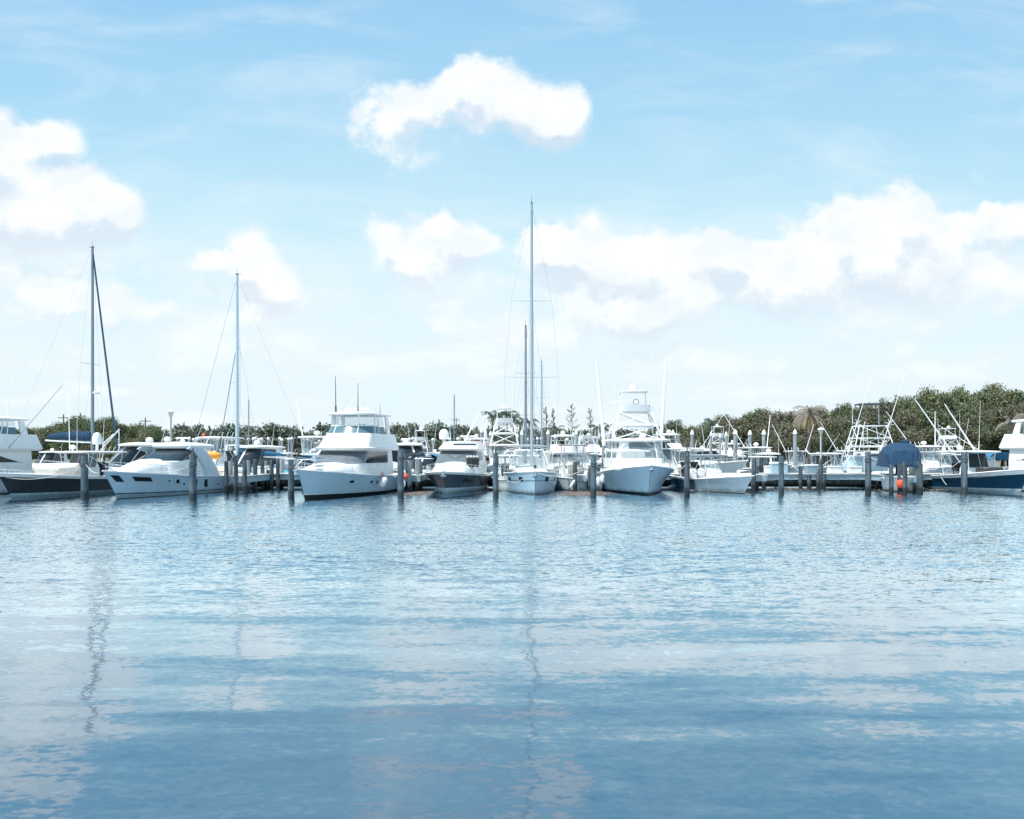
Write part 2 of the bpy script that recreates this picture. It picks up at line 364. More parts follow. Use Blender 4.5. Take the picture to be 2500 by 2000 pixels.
# ------------------------------------------------------------------ hull
class Hull:
    # local axes: +x to the bow, stem at the waterline is x = 0, z = 0 is the waterline
    def __init__(s, L, B, zs, zb, rake=1.0, tm=0.45, p=2.2, pw=1.5, kw=0.88, tr=0.9, q=2.0, cv=1.5, dip=0.0, name=None):
        s.L, s.B, s.zs, s.zb, s.rake, s.tm, s.p, s.pw, s.kw, s.tr, s.q, s.cv, s.dip = L, B, zs, zb, rake, tm, p, pw, kw, tr, q, cv, dip
    def ys(s, t):
        if t < s.tm: return s.B / 2 * (s.tr + (1 - s.tr) * math.sin(PI / 2 * t / s.tm))
        return s.B / 2 * max(0.0, 1 - ((t - s.tm) / (1 - s.tm)) ** s.p)
    def yw(s, t):
        tm = s.tm * 0.8
        if t < tm: return s.B / 2 * s.kw * (s.tr + (1 - s.tr) * math.sin(PI / 2 * t / tm))
        return s.B / 2 * s.kw * max(0.0, 1 - ((t - tm) / (1 - tm)) ** s.pw)
    def zsh(s, t): return s.zs + (s.zb - s.zs) * t ** s.q - s.dip * math.sin(PI * t)
    def pt(s, t, v, side, off=0.0):
        if v >= 0:
            y = s.yw(t) + (s.ys(t) - s.yw(t)) * v ** s.cv
            z = v * s.zsh(t); x = -s.L + t * (s.L + s.rake * v ** 1.15)
        else:
            y = s.yw(t) * (1 + 0.6 * v); z = 0.55 * v; x = -s.L + t * (s.L + 0.5 * v)
        return Vector((x, side * (max(y, 0.012) + off), z))
    def x(s, t, v=1.0): return s.pt(t, v, 1).x
    def T(s, x):                                     # station whose sheer point has this x
        return max(0.0, min(1.0, (x + s.L) / (s.L + s.rake)))
    ST = [0, .06, .12, .2, .28, .36, .44, .52, .6, .67, .73, .79, .84, .88, .92, .95, .975, 1.0]
    def strip(s, v0, v1, nv=6, off=0.0, mb=None):
        mb = mb or MB()
        for side in (1, -1):
            mb.grid([[s.pt(t, v0 + (v1 - v0) * k / nv, side, off) for k in range(nv + 1)] for t in s.ST])
        return mb
    def transom(s, v0, v1, mb, n=5):
        mb.grid([[s.pt(0, v0 + (v1 - v0) * k / n, 1) for k in range(n + 1)], [s.pt(0, v0 + (v1 - v0) * k / n, -1) for k in range(n + 1)]])
        return mb
    def side(s, t0, t1, va, vb, side, off, n=5, mb=None, skew=0.0):      # a panel lying on the topside
        mb = mb or MB()
        r = []
        for k in range(n + 1):
            t = t0 + (t1 - t0) * k / n
            r.append([s.pt(t + skew * (v - va), v, side, off) for v in (va, (va + vb) / 2, vb)])
        return mb.grid(r)
    def deck(s, drop=0.04, camber=0.08, t0=0.0, t1=1.0, inset=0.0, n=8, mb=None):
        mb = mb or MB(); rows = []
        for t in [t for t in s.ST if t0 <= t <= t1]:
            w = max(0.01, s.ys(t) - inset); a = s.pt(t, 1, 1)
            rows.append([Vector((a.x, w * (1 - 2 * k / n), a.z - drop + camber * (1 - (1 - 2 * k / n) ** 2) * w / (s.B / 2))) for k in range(n + 1)])
        return mb.grid(rows)
    def hump(s, t0, t1, k, hf, n=12, e=2.6, m=16, base=-0.03, wmax=9):
        mb = MB(); rows = []
        for i in range(m + 1):
            t = t0 + (t1 - t0) * i / m
            w = min(wmax, max(0.02, s.ys(t) * k)); a = s.pt(t, 1, 1); h = hf((t - t0) / (t1 - t0))
            row = []
            for j in range(n + 1):
                th = PI * j / n; c, sn = math.cos(th), math.sin(th)
                row.append(Vector((a.x, w * math.copysign(abs(c) ** (2 / e), c), a.z + base + (h - base) * sn ** (2 / e))))
            rows.append(row)
        mb.grid(rows)
        mb.add(rows[0], [tuple(range(n + 1))]); mb.add(rows[-1], [tuple(reversed(range(n + 1)))])
        return mb

def build_hull(H, root, main, bands=(), boot=0.08, bootm=None, rub=WHITE, deckm=WHITE, rubr=0.05, deck=True, vtop=1.0):
    m = H.strip(boot, vtop); H.transom(boot, vtop, m)
    h = m.build('hull', main, root, True)
    b = H.strip(-1.0, boot, 3); H.transom(-1, boot, b, 3)
    b.build('bottom', bootm or BLACK, h, True)
    for (v0, v1, mm, nm) in bands:
        x = H.strip(v0, v1, 2, 0.008)
        x.build(nm, mm, h, True)
    if vtop < 1.0:
        m = H.strip(vtop, 1.0, 2); H.transom(vtop, 1.0, m); m.build('gunwale_band', rub, h, True)
    r = MB()
    for sd in (1, -1): r.tube([H.pt(t, 1, sd, -0.01) for t in H.ST], rubr, 6)
    r.tube([H.pt(0, 1, 1), H.pt(0, 1, -1)], rubr, 6)
    r.build('rub_rail', rub, root, True)
    if deck: H.deck(camber=0.1).build('deck', deckm, root, True)
    return h

# ------------------------------------------------------------------ deckhouses
class House:
    # rings: (z, xback, xfront, half width at back, half width at front, depth of the curved front, squareness)
    def __init__(s, rings): s.r = rings
    def ring(s, z):
        r = s.r
        if z <= r[0][0]: return r[0][1:]
        for a, b in zip(r, r[1:]):
            if z <= b[0]:
                f = (z - a[0]) / (b[0] - a[0]); return tuple(x + (y - x) * f for x, y in zip(a[1:], b[1:]))
        return r[-1][1:]
    def o(s, u, z, off=0.0):
        def raw(u):
            xb, xf, wb, wf, c, n = s.ring(z)
            if u < 0.3: f = u / 0.3; return Vector((xb + (xf - c - xb) * f, wb + (wf - wb) * f, z))
            if u > 0.7: f = (1 - u) / 0.3; return Vector((xb + (xf - c - xb) * f, -(wb + (wf - wb) * f), z))
            th = PI / 2 - (u - 0.3) / 0.4 * PI; cc, ss = max(0, math.cos(th)), math.sin(th)
            return Vector((xf - c + c * cc ** (2 / n), wf * math.copysign(abs(ss) ** (2 / n), ss), z))
        p = raw(u)
        if off:
            d = raw(min(1, u + 0.004)) - raw(max(0, u - 0.004))
            nrm = Vector((-d.y, d.x, 0))
            if nrm.length > 1e-9:
                nrm.normalize()
                p = p + nrm * off
        return p
    US = [0, .08, .15, .22, .3, .303, .31, .325, .35, .38, .41, .44, .47, .5, .53, .56, .59, .62, .65, .675, .69, .697, .7, .78, .85, .92, 1.0]
    def body(s, top=True, camber=0.0, bottom=False):
        mb = MB(); rows = [[s.o(u, r[0]) for u in s.US] for r in s.r]
        mb.grid(rows, True)
        if top:
            zt = s.r[-1][0]; out = rows[-1]; c = sum((Vector(p) for p in out), Vector()) / len(out)
            mid = [c + (Vector(p) - c) * 0.55 + Vector((0, 0, camber * 0.7)) for p in out]
            mb.grid([out, mid], True)
            mb.add(mid + [c + Vector((0, 0, camber))], [(i, (i + 1) % len(mid), len(mid)) for i in range(len(mid))])
        if bottom: mb.add(rows[0], [tuple(range(len(rows[0])))])
        return mb
    def pane(s, u0, u1, za, zb, off=0.014, n=6, mb=None, za1=None, zb1=None):
        mb = mb or MB(); za1 = za if za1 is None else za1; zb1 = zb if zb1 is None else zb1
        rows = []; lo, hi = min(u0, u1), max(u0, u1)
        us = [lo] + [u for u in s.US if lo + .001 < u < hi - .001] + [hi]
        for u in us:
            f = (u - u0) / (u1 - u0)
            a, b = za + (za1 - za) * f, zb + (zb1 - zb) * f
            rows.append([s.o(u, a, off), s.o(u, (a + b) / 2, off), s.o(u, b, off)])
        return mb.grid(rows)

def slab(xb, xf, wb, wf, c, z, th, n=3.0, camber=0.06, lip=0.03):       # a rounded roof plate
    return House([(z, xb + lip, xf - lip, wb - lip, wf - lip, c, n), (z + th * .35, xb, xf, wb, wf, c, n), (z + th * .75, xb, xf, wb, wf, c, n), (z + th, xb + lip, xf - lip, wb - lip * 1.5, wf - lip * 1.5, c, n)]).body(True, camber, True)

def rails(H, root, t0, t1, h=0.62, r=0.018, nst=9, inset=0.12, m=STEEL, mid=True, lean=0.0):
    mb = MB(); n = 14
    ts = [t0 + (t1 - t0) * i / n for i in range(n + 1)]
    def p(t, sd, z): a = H.pt(t, 1, sd); y = max(0.08, abs(a.y) - inset); return Vector((a.x + lean * z, sd * y, a.z + z))
    path = [p(t, 1, h) for t in ts] + [p(t, -1, h) for t in reversed(ts)]
    mb.tube([p(t0, 1, 0)] + path + [p(t0, -1, 0)], r, 5)
    if mid:
        for sd in (1, -1): mb.tube([p(t, sd, h * .5) for t in ts], r * .7, 4)
    for i in range(nst):
        t = t0 + (t1 - t0) * (i + .6) / nst
        for sd in (1, -1): mb.tube([p(t, sd, 0), p(t, sd, h)], r * .85, 4)
    return mb.build('bow_rail', m, root, True)

def dome(root, x, y, z, r=0.3, h=0.42, m=WHITE, foot=0.15, name='radar_dome'):
    mb = MB(); mb.lathe((x, y, z), [(r * .35, 0), (r * .3, foot), (r * .95, foot + .02), (r, foot + h * .35), (r * .93, foot + h * .65), (r * .6, foot + h * .92), (r * .05, foot + h)], 14)
    return mb.build(name, m, root, True)
def openradar(root, x, y, z, w=0.75, m=WHITE):
    mb = MB(); mb.lathe((x, y, z), [(.2, 0), (.18, .2), (.1, .27), (.08, .3)], 10); mb.box(x - .07, x + .07, y - w, y + w, z + .3, z + .41, .03)
    return mb.build('radar_scanner', m, root, True)
def antenna(root, x, y, z, h, dx=0.0, dy=0.0, r=0.016, m=ALU):
    mb = MB(); mb.tube([(x, y, z), (x + dx * .2, y + dy * .2, z + h * .2)], r * 1.8, 5); mb.tube([(x + dx * .2, y + dy * .2, z + h * .2), (x + dx, y + dy, z + h)], r, 5, r * .5)
    return mb.build('antenna', m, root, True)
def outrigger(root, a, b, r=0.045, m=ALU, rings=True):
    a, b = Vector(a), Vector(b); mb = MB(); mb.tube([a, a.lerp(b, .5), b], r, 6, r * .5)
    o = mb.build('outrigger', m, root, True)
    return o
def portlight(H, t, v, side, w, h, root, name='porthole', m=GLASS, hexa=False, n=10):
    c = H.pt(t, v, side, 0.012); a = (H.pt(t + .01, v, side, 0.012) - c).normalized(); b_ = (H.pt(t, v + .04, side, 0.012) - c).normalized()
    vs = [c + a * math.cos(2 * PI * k / n) * w / 2 + b_ * math.sin(2 * PI * k / n) * h / 2 for k in range(n)]
    nrm = a.cross(b_).normalized() * (0.012 if side < 0 else -0.012)
    if (nrm.y * side) < 0: nrm = -nrm
    mb = MB(); mb.add([v + nrm for v in vs] + [v - nrm for v in vs], [tuple(range(n))] + [(i, (i + 1) % n, n + (i + 1) % n, n + i) for i in range(n)])
    return mb.build(name, m, root, False)
def anchor(H, root):
    a = H.pt(1, 1, 1); x, z = a.x, a.z
    mb = MB(); mb.tube([(x - .7, 0, z + .08), (x + .18, 0, z + .04), (x + .22, 0, z - .22)], .035, 5)
    mb.add([(x + .2, 0, z - .12), (x + .05, .24, z - .32), (x + .16, 0, z - .48), (x + .05, -.24, z - .32), (x + .3, 0, z - .3)], [(0, 1, 2), (0, 2, 3), (0, 4, 1), (0, 3, 4), (1, 4, 2), (3, 2, 4)])
    return mb.build('anchor', STEEL, root)
def engine(root, x, y, z, m=WHITE, s=1.0):
    mb = MB()
    mb.grid([[Vector((x + s * a, y + s * b * wy, z + s * c)) for (a, b) in ((-.32, 0), (-.3, .8), (-.1, 1), (.2, .95), (.32, .6), (.34, 0), (.32, -.6), (.2, -.95), (-.1, -1), (-.3, -.8))] for (c, wy) in ((.0, .16), (.12, .23), (.55, .25), (.72, .2), (.78, .05))], True)
    o = mb.build('outboard_engine', m, root, True)
    l = MB(); l.tube([(x, y, z + .05), (x - .02 * s, y, z - .8 * s)], .11 * s, 6, .07 * s); l.box(x - .25 * s, x + .12 * s, y - .13 * s, y + .13 * s, z - .55 * s, z - .5 * s)
    l.build('engine_leg', RUB, o, True)
    return o
def truss(root, legs_lo, legs_hi, levels, r=0.032, m=ALU, x=1):
    # four-legged tube tower; legs as corner points low and high; levels: fractions where there are hoops
    mb = MB(); L = [Vector(a) for a in legs_lo]; U = [Vector(a) for a in legs_hi]
    for a, c in zip(L, U): mb.tube([a, c], r * 1.3, 6)
    for f in levels:
        pts = [a.lerp(c, f) for a, c in zip(L, U)]
        mb.tube(pts + [pts[0]], r, 5)
    if x:
        fl = [0] + list(levels)
        for f0, f1 in zip(fl, fl[1:]):
            for i, j in ((0, 1), (2, 3), (1, 2), (3, 0)):
                mb.tube([L[i].lerp(U[i], f0), L[j].lerp(U[j], f1)], r * .7, 5)
                if x == 2 and (f0 > 0 or i == 0): mb.tube([L[j].lerp(U[j], f0), L[i].lerp(U[i], f1)], r * .7, 5)
    return mb.build('tower_frame', m, root, True)
def ladder(root, a, b, w=0.36, n=8, r=0.018, m=ALU):
    a, b = Vector(a), Vector(b); mb = MB(); d = Vector((0, w / 2, 0))
    mb.tube([a - d, b - d], r, 5); mb.tube([a + d, b + d], r, 5)
    for i in range(n): f = (i + .5) / n; mb.tube([a.lerp(b, f) - d, a.lerp(b, f) + d], r * .8, 5)
    return mb.build('ladder', m, root, True)
def sailcover(root, x0, x1, z0, z1, m=NAVC, fat=0.3):
    rows = []; rnd = random.Random(5)
    for i in range(15):
        f = i / 14; w = fat * (0.35 + 0.65 * f ** .6) * (0.9 + 0.2 * rnd.random()) ; zz = z0 + (z1 - z0) * f
        rows.append([Vector((x0 + (x1 - x0) * f, w * .45 * math.cos(a), zz + .12 + w * (1 + math.sin(a)) * .9)) for a in [2 * PI * k / 10 for k in range(10)]])
    mb = MB(); mb.grid(rows, True); mb.add(rows[0], [tuple(range(10))]); mb.add(rows[-1], [tuple(range(10))])
    return mb.build('sail_cover', m, root, True)

# ------------------------------------------------------------------ whole boats
def ttop(root, H, xb, xf, w, z, zdeck, th=0.09, m=ALU, legs=True, lm=ALU):
    slab(xb, xf, w, w * .92, 0.5, z, th).build('hardtop', m, root, True)
    if legs:
        for sd in (1, -1):
            mb = MB()
            for (xa, xt) in ((xb + .35, xb + .15), (xf - .9, xf - .7)):
                mb.tube([(xa, sd * w * .62, zdeck), (xt, sd * w * .78, z)], .03, 5)
            mb.tube([(xb + .35, sd * w * .62, zdeck + .5), (xf - .7, sd * w * .78, z - .2)], .022, 5)
            mb.tube([(xb + .15, sd * w * .8, z - .04), (xf - .5, sd * w * .8, z - .04)], .025, 5)
            mb.build('top_frame', lm, root, True)

def center_console(name, label, cx=None, eng=WHITE, L=9.5, B=2.9, zs=0.85, zb=1.4, hullm=WHITE, vtop=.86, bootm=ICE, boot=.1, top='hard', topz=2.95, topm=WHITE, wmat=CLEARV, engines=3, rods=True, cushions=None, cat='boat', detail=True, rake=1.1, group=None, rub=WHITE, toplen=3.0, cv=1.5, pw=1.5):
    t = thing(name, label, cat, group=group)
    H = Hull(L, B, zs, zb, rake, p=2.4, pw=pw, q=1.8, cv=cv)
    build_hull(H, t, hullm, boot=boot, bootm=bootm, vtop=vtop, rub=rub, deck=False)
    # sunken cockpit sole with coaming, raised foredeck
    H.deck(drop=.32, camber=0, t0=0, t1=.8, inset=.12).build('cockpit_sole', WHITE2, t, True)
    c = MB(); rows = []
    for tt in [x for x in H.ST if x <= .86]:
        a = H.pt(tt, 1, 1); w = abs(a.y); rows.append((a.x, w, a.z))
    for sd in (1, -1):
        c.grid([[Vector((x, sd * w, z + .01)), Vector((x, sd * (w - .1), z + .035)), Vector((x, sd * max(.05, w - .24), z + .02)), Vector((x, sd * max(.05, w - .26), z - .33))] for (x, w, z) in rows])
    c.build('coaming', WHITE, t, True)
    H.deck(drop=-.02, camber=.16, t0=.72, t1=1).build('foredeck', WHITE, t, True)
    x0 = -L * .62 if cx is None else cx
    zd = H.zsh(.4) - .32
    cw = B * .24
    K = House([(zd, x0, x0 + 1.7, cw, cw * .9, .5, 3), (zd + .95, x0 + .1, x0 + 1.45, cw, cw * .85, .4, 3), (zd + 1.25, x0 + .2, x0 + 1.05, cw * .95, cw * .8, .3, 3)])
    K.body().build('console', WHITE, t, True)
    W = House([(zd + 1.0, x0 + .2, x0 + 1.4, cw * 1.05, cw * .95, .4, 3), (topz - .05, x0 + .2, x0 + 1.0, cw * 1.1, cw * .95, .4, 3)])
    g_ = MB(); W.pane(.12, .88, zd + 1.02, topz - .08, n=16, mb=g_); wsd = g_.build('windscreen', wmat, t, True)
    for u in (.12, .32, .5, .68, .88):
        f = MB(); f.tube([W.o(u, zd + 1.0, .02), W.o(u, topz - .06, .02)], .028 if u != .5 else .018, 5)
        f.build('screen_post', WHITE, wsd, True)
    s_ = MB(); s_.box(x0 - .9, x0 - .35, -cw, cw, zd + .45, zd + .95, .08); s_.box(x0 - 1.0, x0 - .85, -cw, cw, zd + .8, zd + 1.35, .05)
    s_.box(x0 - .8, x0 - .45, -cw * .6, cw * .6, zd - .02, zd + .5)
    s_.build('helm_seat', DSEAT if cushions is None else cushions, t, True)
    if top: ttop(t, H, x0 - toplen * .5, x0 + toplen * .5, B * .4, topz, zd, m=topm)
    if top and rods:
        for k in range(4):
            r_ = MB(); r_.tube([(x0 - toplen * .5, (k - 1.5) * .4, topz), (x0 - toplen * .5 - .35, (k - 1.5) * .4, topz + .5)], .02, 4)
            r_.build('rod_holder', ALU, t, True)
    for k in range(engines): engine(t, -L - .35, (k - (engines - 1) / 2) * .62, zs - .1, eng)
    t['H'] = 0
    return t, H

def express(name, label, L=12, B=3.9, zs=1.1, zb=1.75, hullm=WHITE, bands=(), boot=.05, bootm=None, roofz=3.4, win=GLASS, deckh=.45, x0=-4.2, x1=-9.6, wr=1.55, p=2.2, rth=.16, hard=True, cat='boat', group=None, rail=True, rake=1.25, wk=.8, roofm=WHITE, side=True, zwin=None, cv=1.5, arch=False, q=2.0, pillars=True, vtop=1.0, wside=0.12):
    t = thing(name, label, cat, group=group)
    H = Hull(L, B, zs, zb, rake, q=q, cv=cv, p=p)
    h = build_hull(H, t, hullm, bands, boot, bootm, vtop=vtop)
    T0, T1 = H.T(x1), H.T(-.4)
    H.hump(H.T(x0 - .6), T1, .74, lambda f: deckh * (1 - f ** 2.2)).build('foredeck_cabin', WHITE, t, True)
    zb_ = H.zsh(H.T(x0)) - .1; w = B * .5 * wk
    zw0 = H.zsh(H.T(x0)) + deckh * .8; zw1 = roofz - .12
    HS = House([(zb_ - .15, x1, x0 + .55, w * 1.0, w * .93, 1.4, 2.6), (zw0, x1, x0 + .25, w, w * .92, 1.3, 2.6), (zw1, x1 + .2, x0 - wr, w * .88, w * .80, .8, 3)])
    HS.body(True, .05).build('cabin', WHITE if not side else WHITE, t, True)
    fr = MB()
    for (a, b_) in (((.3025, .495), (.505, .6975)) if pillars else ((.315, .685),)):
        for q_ in ((a, b_) if not isinstance(a, tuple) else (a, b_)): pass
    for (a, b_) in ([(.3025, .497), (.503, .6975)] if pillars else [(.3025, .6975)]):
        HS.pane(a, b_, zw0 + .06, zw1 - .03, n=12).build('windscreen', win, t, True)
    for (a, b_) in ((wside, .299), (1 - wside, .701)):
        HS.pane(a, b_, zw0 + .3, zw1 - .1, n=6, za1=zw0 + .1, zb1=zw1 - .05).build('side_window', win, t, True)
    if hard: slab(x1 - .7, x0 - wr + .45, w * .95, w * .84, .8, roofz - .12, rth, camber=.1 + rth * .4, lip=.06).build('hardtop', roofm, t, True)
    if rail: rails(H, t, .5, .985, .6)
    return t, H, HS

def flybridge(name, label, L=13.5, B=4.3, zs=1.2, zb=1.95, hullm=PALE, roofz=5.7, x0=-3.8, x1=-11, zfly=3.35, cat='boat', group=None, rail=True, encl=True, archwin=False, boot=.0, bands=(), win=GLASS2, deckh=.75, rake=1.1, cv=1.5, bootm=None, arch=True):
    t = thing(name, label, cat, group=group)
    H = Hull(L, B, zs, zb, rake, cv=cv, p=2.6)
    h = build_hull(H, t, hullm, bands, boot, bootm)
    H.hump(H.T(x0 - .6), H.T(-.7), .78, lambda f: deckh * (1 - f ** 1.7) + .02).build('foredeck_cabin', WHITE, t, True)
    w = B * .5 * .86; zd = H.zsh(H.T(x0))
    zw0 = zd + deckh * .75
    HS = House([(zd - .2, x1, x0 + .4, w, w * .95, 1.6, 2.2), (zw0, x1, x0 + .1, w, w * .95, 1.55, 2.2), (zfly - .05, x1, x0 - 1.25, w * .95, w * .9, 1.4, 2.2)])
    HS.body(True).build('saloon', WHITE, t, True)
    HS.pane(.303, .697, zw0 + .08, zfly - .14, n=18).build('windscreen', win, t, True)
    for a in (.06, .94): HS.pane(a, .298 if a < .5 else .702, zw0 + .1, zfly - (.15 if not archwin else .95), n=6, za1=zw0 + .1, zb1=zfly - .15).build('side_window', GLASS, t, True)
    # flybridge brow and coaming
    FB = House([(zfly - .06, x1 - .8, x0 - .75, w * 1.04, w * 1.0, 1.5, 2.15), (zfly + .10, x1 - .9, x0 - .6, w * 1.08, w * 1.04, 1.55, 2.15),
                (zfly + .18, x1 - .9, x0 - .95, w * 1.06, w * .98, 1.5, 2.15), (zfly + 1.15, x1 - .5, x0 - 2.3, w * .98, w * .90, 1.3, 2.15)])
    fb = FB.body(True); fb.build('flybridge', WHITE, t, True)
    zc = zfly + 1.12
    VW = House([(zc, x1 + 1.2, x0 - 2.35, w * .97, w * .89, 1.28, 2.15), (zc + .55, x1 + 1.3, x0 - 2.75, w * .92, w * .84, 1.2, 2.15), (roofz - .05, x1 + 1.4, x0 - 2.85, w * .90, w * .82, 1.15, 2.15)])
    if encl:
        for (a, b_) in ((.04, .295), (.305, .43), (.44, .56), (.57, .695), (.705, .96)):
            VW.pane(a, b_, zc + .02, zc + .53, n=8).build('venturi_screen', TEALG, t, True)
            VW.pane(a, b_, zc + .60, roofz - .08, n=8).build('clear_curtain', CLEARV, t, True)
    f = MB()
    for u in (.2, .3, .435, .565, .7, .8): f.tube([VW.o(u, zc, .01), VW.o(u, zc + .55, .01), VW.o(u, roofz - .03, .01)], .045, 6)
    f.tube([VW.o(u, zc + .565, .01) for u in House.US if .2 <= u <= .8], .04, 5)
    f.build('curtain_frame', WHITE, t, True)
    slab(x1 + .2, x0 - 2.4, w * .96, w * .90, 1.3, roofz - .08, .17, camber=.12, lip=.06, n=2.2).build('hardtop', WHITE, t, True)
    if arch:
        for sd in (1, -1):
            a = MB(); a.add([(x1 + .3, sd * w * .97, zc - .1), (x1 + 1.0, sd * w * .97, zc - .1), (x1 + 1.1, sd * w * .90, roofz - .05), (x1 + .6, sd * w * .90, roofz - .05),
                   (x1 + .3, sd * w * .92, zc - .1), (x1 + 1.0, sd * w * .92, zc - .1), (x1 + 1.1, sd * w * .85, roofz - .05), (x1 + .6, sd * w * .85, roofz - .05)],
                  [(0, 1, 2, 3), (7, 6, 5, 4), (0, 4, 5, 1), (1, 5, 6, 2), (2, 6, 7, 3), (3, 7, 4, 0)])
            a.build('arch_leg', WHITE, t)
    if rail: rails(H, t, .42, .985, .75, nst=11)
    return t, H, HS, FB

def mast_set(t, x, z0, z1, r=0.11, m=ALUG, spreaders=((.36, 1.2), (.66, 1.0)), boom=None, chain=1.8, xb=0.5, xs=-12, zdeck=1.5, furl=None, fr=.05, fat=.3):
    mb = MB(); mb.tube([(x, 0, z0), (x, 0, z0 + (z1 - z0) * .6), (x, 0, z1)], r, 10, r * .7)
    ms = mb.build('mast', m, t, True)
    mh = MB(); mh.tube([(x, 0, z1), (x - .35, 0, z1 + .06)], .02, 5); mh.tube([(x, 0, z1), (x, 0, z1 + .55)], .012, 4); mh.box(x - .12, x + .12, -.06, .06, z1, z1 + .1)
    mh.build('masthead_fitting', DARKM, ms)
    sp = MB(); rg = MB()
    prev = {}
    for sd in (1, -1):
        pts = [(x - .15, sd * chain, zdeck)]
        for (f, w) in spreaders:
            zz = z0 + (z1 - z0) * f; sp.tube([(x, 0, zz), (x - .25, sd * w, zz + .05)], .022, 5, .014); pts.append((x - .25, sd * w, zz + .05))
            rg.tube([(x - .1, sd * chain * .92, zdeck), (x, 0, zz - .1)], .006, 4)
        pts.append((x, 0, z1 - .1)); rg.tube(pts, .006, 4)
    if spreaders: sp.build('spreaders', m, ms, True)
    rg.tube([(xs, 0, zdeck), (x, 0, z1)], .006, 4)
    if furl is None: rg.tube([(xb, 0, zdeck + .1), (x, 0, z1 - .2)], .012, 4)
    rg.build('rigging', SPARD, t)
    if furl is not None:
        a, c = Vector((xb, 0, zdeck + .1)), Vector((x, 0, z1 - .2)); f_ = MB(); f_.tube([a, a.lerp(c, .02), a.lerp(c, .06), a.lerp(c, .5), a.lerp(c, .93), c], fr, 7, fr * .45); f_.build('furled_sail', furl, t, True)
    if boom:
        xe, zb, ze, cm = boom; mb = MB(); mb.tube([(x, 0, zb), (xe, 0, ze)], .09, 7, .07); mb.build('boom', ALU, t, True)
        if cm: sailcover(t, xe + .2, x - .1, ze, zb, cm, fat)
    return ms

def sailboat(name, label, L=12, B=3.7, zs=1.15, zb=1.5, hullm=WHITE, xm=-5, zt=17, mr=.11, mm=ALUG, boomc=NAVC, cat='sailboat', group=None, furl=None, spr=((.36, 1.2), (.66, 1.0)), cabin=True):
    t = thing(name, label, cat, group=group)
    H = Hull(L, B, zs, zb, .9, tm=.42, p=2.0, pw=1.7, kw=.86, tr=.72, q=1.6, cv=1.1)
    build_hull(H, t, hullm, ((.80, .84, STRIPE, 'cove_stripe'),), .06)
    H.hump(.28, .80, .60, lambda f: .42 * (1 - f ** 2.4) + .03).build('coachroof', WHITE, t, True)
    rails(H, t, .02, .985, .6, .013, 10, .08)
    mast_set(t, xm, H.zsh(.5) + .2, zt, mr, mm, spr, boom=(xm - 4.2, H.zsh(.5) + 1.5, H.zsh(.5) + 1.35, boomc), chain=B * .46, xb=.6, xs=-L + .1, zdeck=H.zsh(.5), furl=furl)
    return t, H

def tower_boat(name, label, L=12.5, B=4.2, zs=1.2, zb=1.95, hullm=WHITE, cat='boat', group=None, zroof=3.7, ztop=6.4, out=9.5, x0=-4.3, x1=-9, outw=1.9, outr=2.4, orad=.05, p=2.5):
    t = thing(name, label, cat, group=group)
    H = Hull(L, B, zs, zb, 1.2, cv=1.7, p=p)
    build_hull(H, t, hullm, (), .08)
    zd = H.zsh(H.T(x0))
    H.hump(H.T(x0 - .5), H.T(-.5), .84, lambda f: .75 * (1 - f ** 1.9) + .02).build('foredeck_cabin', WHITE, t, True)
    w = B * .4
    HS = House([(zd + .2, x1, x0 + .3, w, w * .93, .9, 3), (zd + .95, x1, x0 + .1, w, w * .92, .85, 3), (zroof, x1, x0 - .6, w * .92, w * .85, .7, 3)])
    lower = House(HS.r[:2]); lower.body().build('cabin', WHITE, t, True)
    HS.pane(.1, .9, zd + .97, zroof - .04, n=20).build('windscreen', CLEARV, t, True)
    for u in (.1, .3, .42, .58, .7, .9):
        f = MB(); f.tube([HS.o(u, zd + .9, .02), HS.o(u, zroof, .02)], .04, 5)
        f.build('screen_post', WHITE, t, True)
    slab(x1 - .3, x0 - .2, w * 1.06, w * .98, .8, zroof, .15, camber=.06).build('hardtop', WHITE, t, True)
    a, b_ = zroof + .1, ztop
    truss(t, [(x0 - .7, w * .9, a), (x0 - .7, -w * .9, a), (x1 + .6, -w * .9, a), (x1 + .6, w * .9, a)], [(x0 - 1.7, w * .56, b_), (x0 - 1.7, -w * .56, b_), (x1 + 1.6, -w * .56, b_), (x1 + 1.6, w * .56, b_)], (.5, .98), r=.045, x=2)
    slab(x1 + .9, x0 - 1.0, w * .72, w * .68, .4, zroof + (ztop - zroof) * .52, .1).build('tower_platform', WHITE, t, True)
    p = House([(ztop, x1 + 1.4, x0 - 1.5, w * .56, w * .54, .4, 3), (ztop + .5, x1 + 1.5, x0 - 1.4, w * .56, w * .54, .4, 3)]); p.body().build('tower_box', WHITE, t, True)
    slab(x1 + 1.4, x0 - 1.4, w * .52, w * .48, .4, ztop + 1.5, .09).build('tower_top', WHITE, t, True)
    for (xx, sd) in ((x0 - 1.6, 1), (x0 - 1.6, -1), (x1 + 1.6, 1), (x1 + 1.6, -1)):
        q = MB(); q.tube([(xx, sd * w * .47, ztop + .4), (xx, sd * w * .47, ztop + 1.52)], .04, 5)
        q.build('tower_post', ALU, t, True)
    for sd in (1, -1): outrigger(t, (x1 + 1.5, sd * (w + .1), zroof - .3), (x1 + .8, sd * (w + outr - 1.6), out), orad)
    rails(H, t, .55, .985, .6)
    return t, H

def setboat(t, px, Y, deg, off=0.0):       # stem at the waterline goes to (px, Y); deg 0 = bow straight to the camera, + = bow swings to the left
    t.location = XY(px, Y); t.rotation_euler = (0, 0, R(-90 - deg))
    return t
